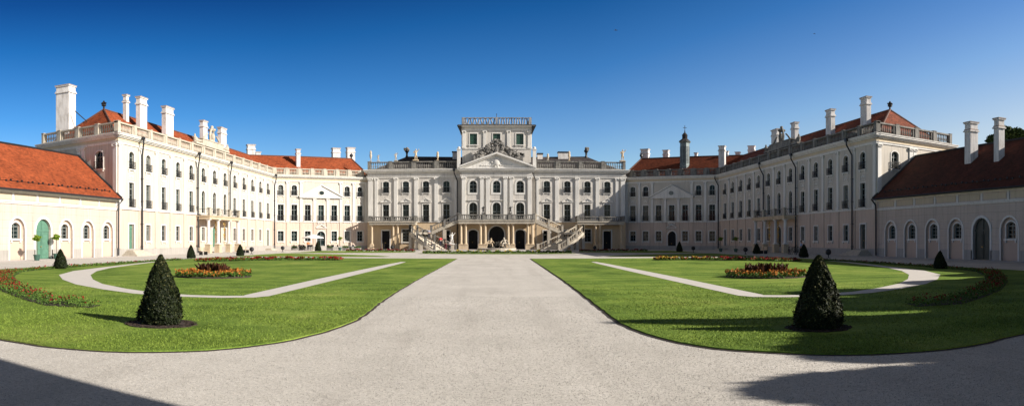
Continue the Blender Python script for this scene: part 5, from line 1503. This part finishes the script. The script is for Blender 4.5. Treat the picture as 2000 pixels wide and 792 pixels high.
m_ = MB(); q_ = cmap(-7.0, 107.4, .9); m_.box(q_[0]-.38, q_[0]+.38, q_[1]-.38, q_[1]+.38, .1, .99); o_ = part('stone_pedestal', m_, M['stonel']); tag(o_, 'stone post carrying the white cherub by the left stair', 'pedestal')
# fountain group
g = root('fountain', 'dark rock fountain with pale stone figures in front of the central arch', 'fountain', (0, 107, .1))
m = MB(); m.lathe((0, 107, .1), [(3.0, 0), (3.05, .28), (2.8, .3), (2.8, .12)], 28, cap=False); part('basin', m, M['stonel'], g)
m = MB(); m.lathe((0, 107, .1), [(2.8, .2)], 28); part('water', m, M['glass'], g)
m = MB()
for k in range(26):
    a = random.uniform(0, 6.28); r = random.uniform(.1, 1.3); m.ball((r*math.cos(a), 107+r*.7*math.sin(a), .35+random.random()*.5*(1.4-r)), (random.uniform(.25, .5),)*3, 7, .25)
part('rocks', m, M['rock'], g)
FJ = {'pel': (0, 0, .25), 'che': (.08, -.02, .5), 'nek': (.1, -.02, .6), 'hed': (.12, -.03, .7), 'top': (.12, -.03, .78), 'ls': (-.04, 0, .56), 'le': (-.18, -.1, .45), 'lh': (-.3, -.14, .36), 'rs': (.2, 0, .55), 're': (.32, -.08, .42), 'rh': (.38, -.2, .34), 'lk': (-.22, -.12, .35), 'lf': (-.3, -.16, .05), 'lt': (-.36, -.22, .03), 'rk': (.2, -.22, .33), 'rf': (.24, -.3, .05), 'rt': (.25, -.4, .03)}
FE = [('pel', 'che'), ('che', 'nek'), ('nek', 'hed'), ('hed', 'top'), ('che', 'ls'), ('ls', 'le'), ('le', 'lh'), ('che', 'rs'), ('rs', 're'), ('re', 'rh'), ('pel', 'lk'), ('lk', 'lf'), ('lf', 'lt'), ('pel', 'rk'), ('rk', 'rf'), ('rf', 'rt')]
FR = {'pel': .12, 'che': .11, 'nek': .05, 'hed': .085, 'top': .06, 'ls': .055, 'le': .04, 'lh': .035, 'rs': .055, 're': .04, 'rh': .035, 'lk': .06, 'lf': .04, 'lt': .03, 'rk': .06, 'rf': .04, 'rt': .03}
for (x, zz, h, mir_, mt) in ((-1.05, .45, 1.75, 1, 'sand'), (1.35, .45, 1.9, -1, 'stonel'), (.2, .6, 1.0, 1, 'rock'), (.75, .3, 1.3, -1, 'sand')):
    J2 = {k: (v[0]*mir_, v[1], v[2]) for k, v in FJ.items()}
    skin_body('figure', J2, FE, FR, h, M[mt], g, (x, -.5, zz))

g.location = (0, 117.65, .1); g.scale = (CS,)*3
# ------------------------------------------------------------------ people
def person(x, y, z, rz, label, shirt, trousers, walk=.0, h=1.72):
    g = root('person', label, 'person', (x, y, z), 'visitors on the stairs', rz)
    w = walk
    J = {'pel': (0, 0, .52), 'wai': (0, 0, .60), 'che': (0, -.01, .72), 'nek': (0, 0, .835), 'jaw': (0, -.01, .88), 'hed': (0, -.01, .925), 'top': (0, 0, .98), 'ls': (-.11, 0, .80), 'le': (-.14, .02+w*.5, .64), 'lh': (-.14, -.06+w, .50), 'rs': (.11, 0, .80), 're': (.14, .02-w*.5, .64), 'rh': (.14, -.08-w, .52),
         'lp': (-.05, 0, .49), 'lk': (-.055, -.02-w*.7, .27), 'la': (-.055, .01-w, .03+w*.1), 'lt': (-.06, -.09-w, .015), 'rp': (.05, 0, .49), 'rk': (.055, -.02+w*.3, .27), 'ra': (.055, .02+w, .03), 'rt': (.06, -.07+w, .015)}
    E_ = [('pel', 'wai'), ('wai', 'che'), ('che', 'nek'), ('nek', 'jaw'), ('jaw', 'hed'), ('hed', 'top'), ('che', 'ls'), ('ls', 'le'), ('le', 'lh'), ('che', 'rs'), ('rs', 're'), ('re', 'rh'), ('pel', 'lp'), ('lp', 'lk'), ('lk', 'la'), ('la', 'lt'), ('pel', 'rp'), ('rp', 'rk'), ('rk', 'ra'), ('ra', 'rt')]
    RD = {'pel': .07, 'wai': .065, 'che': .075, 'nek': .03, 'jaw': .04, 'hed': .052, 'top': .03, 'ls': .036, 'le': .026, 'lh': .02, 'rs': .036, 're': .026, 'rh': .02, 'lp': .055, 'lk': .035, 'la': .023, 'lt': .02, 'rp': .055, 'rk': .035, 'ra': .023, 'rt': .02}
    skin_body('body', J, E_, RD, h, M['skin'], g)
    def sub(nm, ks, es, col, grow):
        JJ = {k: J[k] for k in ks}; mt = plain(nm+'_cloth', col, .9); RR = {k: RD[k]+grow for k in ks}
        skin_body(nm, JJ, es, RR, h, mt, g, rootj=ks[0])
    sub('shirt', ['wai', 'che', 'ls', 'le', 'rs', 're'], [('wai', 'che'), ('che', 'ls'), ('ls', 'le'), ('che', 'rs'), ('rs', 're')], shirt, .012)
    sub('trousers', ['pel', 'lp', 'lk', 'la', 'rp', 'rk', 'ra'], [('pel', 'lp'), ('lp', 'lk'), ('lk', 'la'), ('pel', 'rp'), ('rp', 'rk'), ('rk', 'ra')], trousers, .01)
    m = MB(); m.ball((0, .012*h, .948*h), (.052*h, .058*h, .048*h), 10); o = bpy.data.objects.new('hair', m.mesh('hair', plain('hair', (.04, .025, .015), .7), (0, 0, 0), True)); COL.objects.link(o); o.parent = g
person(*cmap(-8.7, 106.9, .62), R(200), 'person in a bright red top coming down the left stair', (.75, .02, .03), (.03, .03, .05), .1)
person(*cmap(-7.9, 106.7, .12), R(160), 'person in grey shirt and dark red trousers at the foot of the left stair', (.16, .15, .13), (.12, .02, .03), .06)
person(*cmap(-7.2, 106.2, .1), R(170), 'person in a white top standing right of the red top by the left stair', (.7, .7, .68), (.02, .03, .05), .0, 1.5)
person(*cmap(-10.6, 107.8, 1.80), R(20), 'person in blue grey shirt climbing the left stair', (.22, .26, .36), (.03, .03, .04), .1)
person(*cmap(-10.0, 106.2, .1), R(-60), 'person in pale jacket beside the lower step of the left stair', (.5, .47, .42), (.03, .04, .07), .05)
x_, y_ = ground(1565, 500.5)
o = person(x_, y_, 0, R(60), 'person in light blue shirt walking in shade by the right wing', (.35, .45, .62), (.02, .02, .03), .1)
x_, y_ = ground(600, 488.3)
person(x_, y_+.6, 0, R(10), 'person in an orange top at the cafe under the parasol', (.7, .22, .04), (.03, .03, .05), .0, 1.6)

# ------------------------------------------------------------------ trees
def tree(x, y, h, cr, label, n=9000, trunk_h=None, seed=1, size=.16):
    rg = np.random.default_rng(seed); g = root('tree', label, 'tree', (x, y, 0), 'tall trees beside the court')
    th = trunk_h or h*.35; m = MB()
    m.tube([(x, y, 0), (x+.1, y, th*.5), (x, y+.1, th), (x+.2, y, h*.8)], .32, 8, .08)
    cs = []
    for k in range(16):
        a = rg.uniform(0, 6.28); zz = rg.uniform(th, h-cr*.35); rr = cr*rg.uniform(.25, .75)*(1-.5*(zz-th)/(h-th)); c = np.array([x+rr*math.cos(a), y+rr*math.sin(a), zz]); cs.append((c, cr*rg.uniform(.28, .45)))
        m.tube([(x, y, th*.8+(zz-th)*.4), tuple(c)], .1, 5, .03)
    part('trunk', m, M['bark'], g)
    P = []
    per = n//len(cs)
    for c, r in cs:
        v = rg.normal(size=(per, 3)); v /= np.linalg.norm(v, axis=1)[:, None]; P.append(c+v*r*(rg.random((per, 1))**.33)*np.array([1.1, 1.1, .85]))
    leaves('crown', np.concatenate(P), size, M['leaft'], g)
tree(56.0, 63.9, 15.4, 2.8, 'dark leafy treetop rising behind the side building roof between its two chimneys', 12000, seed=3, size=.2)
tree(57.8, 62.4, 16.3, 3.0, 'dark leafy treetop right of the thin chimney behind the side building roof', 12000, seed=4, size=.2)
tree(60.8, 61.2, 16.6, 3.2, 'dark leafy treetop at the very right edge behind the side building roof', 12000, seed=14, size=.2)
# trees and gatehouse outside the frame that shade the foreground
def spruce(x, y, h, rb, label):
    g = root('conifer', label, 'tree', (x, y, 0), 'tall trees beside the court'); n = 22000
    m = MB(); m.tube([(x, y, 0), (x, y, h*.95)], .22, 8, .04); part('trunk', m, M['bark'], g)
    t = RNG.random(n)**.75; a = RNG.uniform(0, 6.28, n); r = rb*(1-t)**.6*(1+.2*np.sin(a*5+t*40))*np.sqrt(RNG.random(n))+.08
    leaves('crown', np.stack([x+r*np.cos(a), y+r*np.sin(a), h*(.12+.88*t)], 1), .17, M['leaft'], g)
spruce(26.4, 7.0, 12.3, 1.9, 'slim conifer just outside the view, right of the court')
for k, (x, y, h, cr_) in enumerate(((25.0, 8.6, 8.4, 3.0), (24.5, 11.6, 8.6, 3.6), (27.5, 15.0, 8.6, 3.6), (31.5, 19.5, 8.8, 3.8), (22.5, 4.6, 9.6, 3.2), (17.5, 2.6, 8.2, 3.0), (20.5, 5.6, 8.0, 3.0), (19.0, -1.2, 9.2, 3.2), (14.5, .6, 6.6, 2.4), (36, 17.0, 9.0, 3.8), (34.5, 23.5, 8.0, 3.4))):
    tree(x, y, h, cr_, ['round', 'broad', 'tall', 'dense', 'rounded', 'bushy', 'low', 'large', 'small', 'spreading', 'leafy'][k]+' broadleaf tree standing outside the view, right of the foreground', 24000, 1.5, 20+k, .26)
g = root('gatehouse', 'plain beige gatehouse block standing just outside the view by the gate', 'building', (10, -2, 0))
m = MB(); m.box(8.2, 11.8, -9, 1.75, 0, 11.0); m.mi = 1; m.box(8.0, 12.0, -9.2, 1.95, 11.0, 11.4); part('wall', m, [M['out'], M['trim']], g)
m = MB(); m.hexa([(7.9, -9.3), (12.1, -9.3), (12.1, 2.05), (7.9, 2.05)], 11.4, 12.4, [(9.5, -7), (10.5, -7), (10.5, -.5), (9.5, -.5)]); part('roof', m, M['tile'], g)

# birds
def bird(px, py, r, label):
    p = ray_point(px, py, r); g = root('bird', label, 'bird', tuple(p), 'birds in the sky')
    m = MB(); m.ball(p, (.42, .1, .1), 8); m.ball(p+Vector((.5, 0, .06)), (.14, .1, .1), 6)
    for s in (-1, 1):
        a = p+Vector((.15, 0, .05)); b = p+Vector((.05, s*.1+.0, .3)); m.poly([a, p+Vector((-.1, s*.5, .25)), p+Vector((-.35+.0, s*1.0, .12)), p+Vector((-.3, 0, .03))])
        m.hexa([(p.x-.3*s-.15, p.y-.02), (p.x-.75*s, p.y-.02), (p.x-.75*s, p.y+.02), (p.x-.3*s-.15, p.y+.02)], p.z+.02, p.z+.1)
    m.poly([p+Vector((-.45, -.05, 0)), p+Vector((-.8, -.15, 0)), p+Vector((-.8, .15, 0)), p+Vector((-.45, .05, 0))])
    part('body', m, M['iron'], g)
bird(1203, 59, 260, 'small dark bird high in the sky above the right half of the central block'); bird(1591, 66, 360, 'tiny dark bird high in the sky above the right wing')

# ------------------------------------------------------------------ light, sky, camera
AZ = 18.0; EL = 26.0
sv = Vector((math.cos(R(AZ))*math.cos(R(EL)), -math.sin(R(AZ))*math.cos(R(EL)), math.sin(R(EL))))
ld = bpy.data.lights.new('sun', 'SUN'); ld.energy = 4.8; ld.angle = R(.5); ld.color = (1, .92, .82)
lo = bpy.data.objects.new('sun', ld); COL.objects.link(lo); lo.rotation_euler = sv.to_track_quat('Z', 'Y').to_euler(); lo.location = (60, -20, 60)
w = bpy.data.worlds.new('World'); scene.world = w; w.use_nodes = True; nt = w.node_tree
sky = nt.nodes.new('ShaderNodeTexSky'); sky.sky_type = 'NISHITA'; sky.sun_disc = False
sky.sun_elevation = R(EL); sky.sun_rotation = math.atan2(sv.x, sv.y); sky.air_density = 1.0; sky.dust_density = .3; sky.ozone_density = 2.5
bg = nt.nodes['Background']; bg.inputs['Strength'].default_value = .05
# the polarised-looking grade of this sky: deep blue away from the sun, pale towards it and at the horizon
tcw = nt.nodes.new('ShaderNodeTexCoord'); sep = nt.nodes.new('ShaderNodeSeparateXYZ'); nt.links.new(tcw.outputs['Generated'], sep.inputs[0])
dt = nt.nodes.new('ShaderNodeVectorMath'); dt.operation = 'DOT_PRODUCT'; dt.inputs[1].default_value = (math.cos(R(13)), -math.sin(R(13)), 0)
nt.links.new(tcw.outputs['Generated'], dt.inputs[0])
def mth(op, a, b, clamp=False):
    n = nt.nodes.new('ShaderNodeMath'); n.operation = op; n.use_clamp = clamp
    for i, v in enumerate((a, b)):
        if isinstance(v, (int, float)): n.inputs[i].default_value = v
        else: nt.links.new(v, n.inputs[i])
    return n.outputs[0]
fr_ = ramp(nt, [(.1, (0, 0, 0)), (.26, (.03,)*3), (.455, (.17,)*3), (.609, (.40,)*3), (.75, (.63,)*3)])
nt.links.new(mth('MULTIPLY', mth('ADD', dt.outputs['Value'], 1.0), .5), fr_.inputs[0])
tt = mth('ADD', fr_.outputs[0], mth('MULTIPLY', mth('SUBTRACT', .321, sep.outputs[2]), 2.5), True)
cr = ramp(nt, [(0, (.022, .15, .355)), (.15, (.05, .27, .52)), (.38, (.17, .43, .70)), (.6, (.42, .60, .80)), (.75, (.62, .73, .84)), (1, (1.0, .85, .78))])
nt.links.new(tt, cr.inputs[0])
zf = nt.nodes.new('ShaderNodeMapRange'); zf.inputs['From Min'].default_value = .33; zf.inputs['From Max'].default_value = .6
nt.links.new(sep.outputs[2], zf.inputs['Value'])
m1 = nt.nodes.new('ShaderNodeMix'); m1.data_type = 'RGBA'; nt.links.new(zf.outputs[0], m1.inputs[0]); nt.links.new(cr.outputs[0], m1.inputs[6]); m1.inputs[7].default_value = (.74, .43, .24, 1)
m2 = nt.nodes.new('ShaderNodeVectorMath'); m2.operation = 'MULTIPLY'; nt.links.new(sky.outputs[0], m2.inputs[0]); nt.links.new(m1.outputs[2], m2.inputs[1])
m3 = nt.nodes.new('ShaderNodeVectorMath'); m3.operation = 'SCALE'; m3.inputs['Scale'].default_value = 2.0; nt.links.new(m2.outputs[0], m3.inputs[0])
nt.links.new(m3.outputs[0], bg.inputs[0])
cd = bpy.data.cameras.new('camera'); co = bpy.data.objects.new('camera', cd); COL.objects.link(co); scene.camera = co
co.location = (CAMX, 0, EYE); co.rotation_euler = (R(90), 0, 0); cd.clip_start = .1; cd.clip_end = 5000
cd.type = 'PANO'; cd.panorama_type = 'CENTRAL_CYLINDRICAL'
cd.central_cylindrical_range_u_min = -HPX/FPX; cd.central_cylindrical_range_u_max = (2000-HPX)/FPX
cd.central_cylindrical_range_v_min = -(792-HPY)/FPX; cd.central_cylindrical_range_v_max = HPY/FPX
cd.central_cylindrical_radius = 1.0
vs = scene.view_settings; vs.view_transform = 'Standard'; vs.look = 'None'; vs.exposure = .84; vs.gamma = 1; vs.use_curve_mapping = False
scene.cycles.max_bounces = 5; scene.cycles.diffuse_bounces = 4; scene.cycles.glossy_bounces = 2
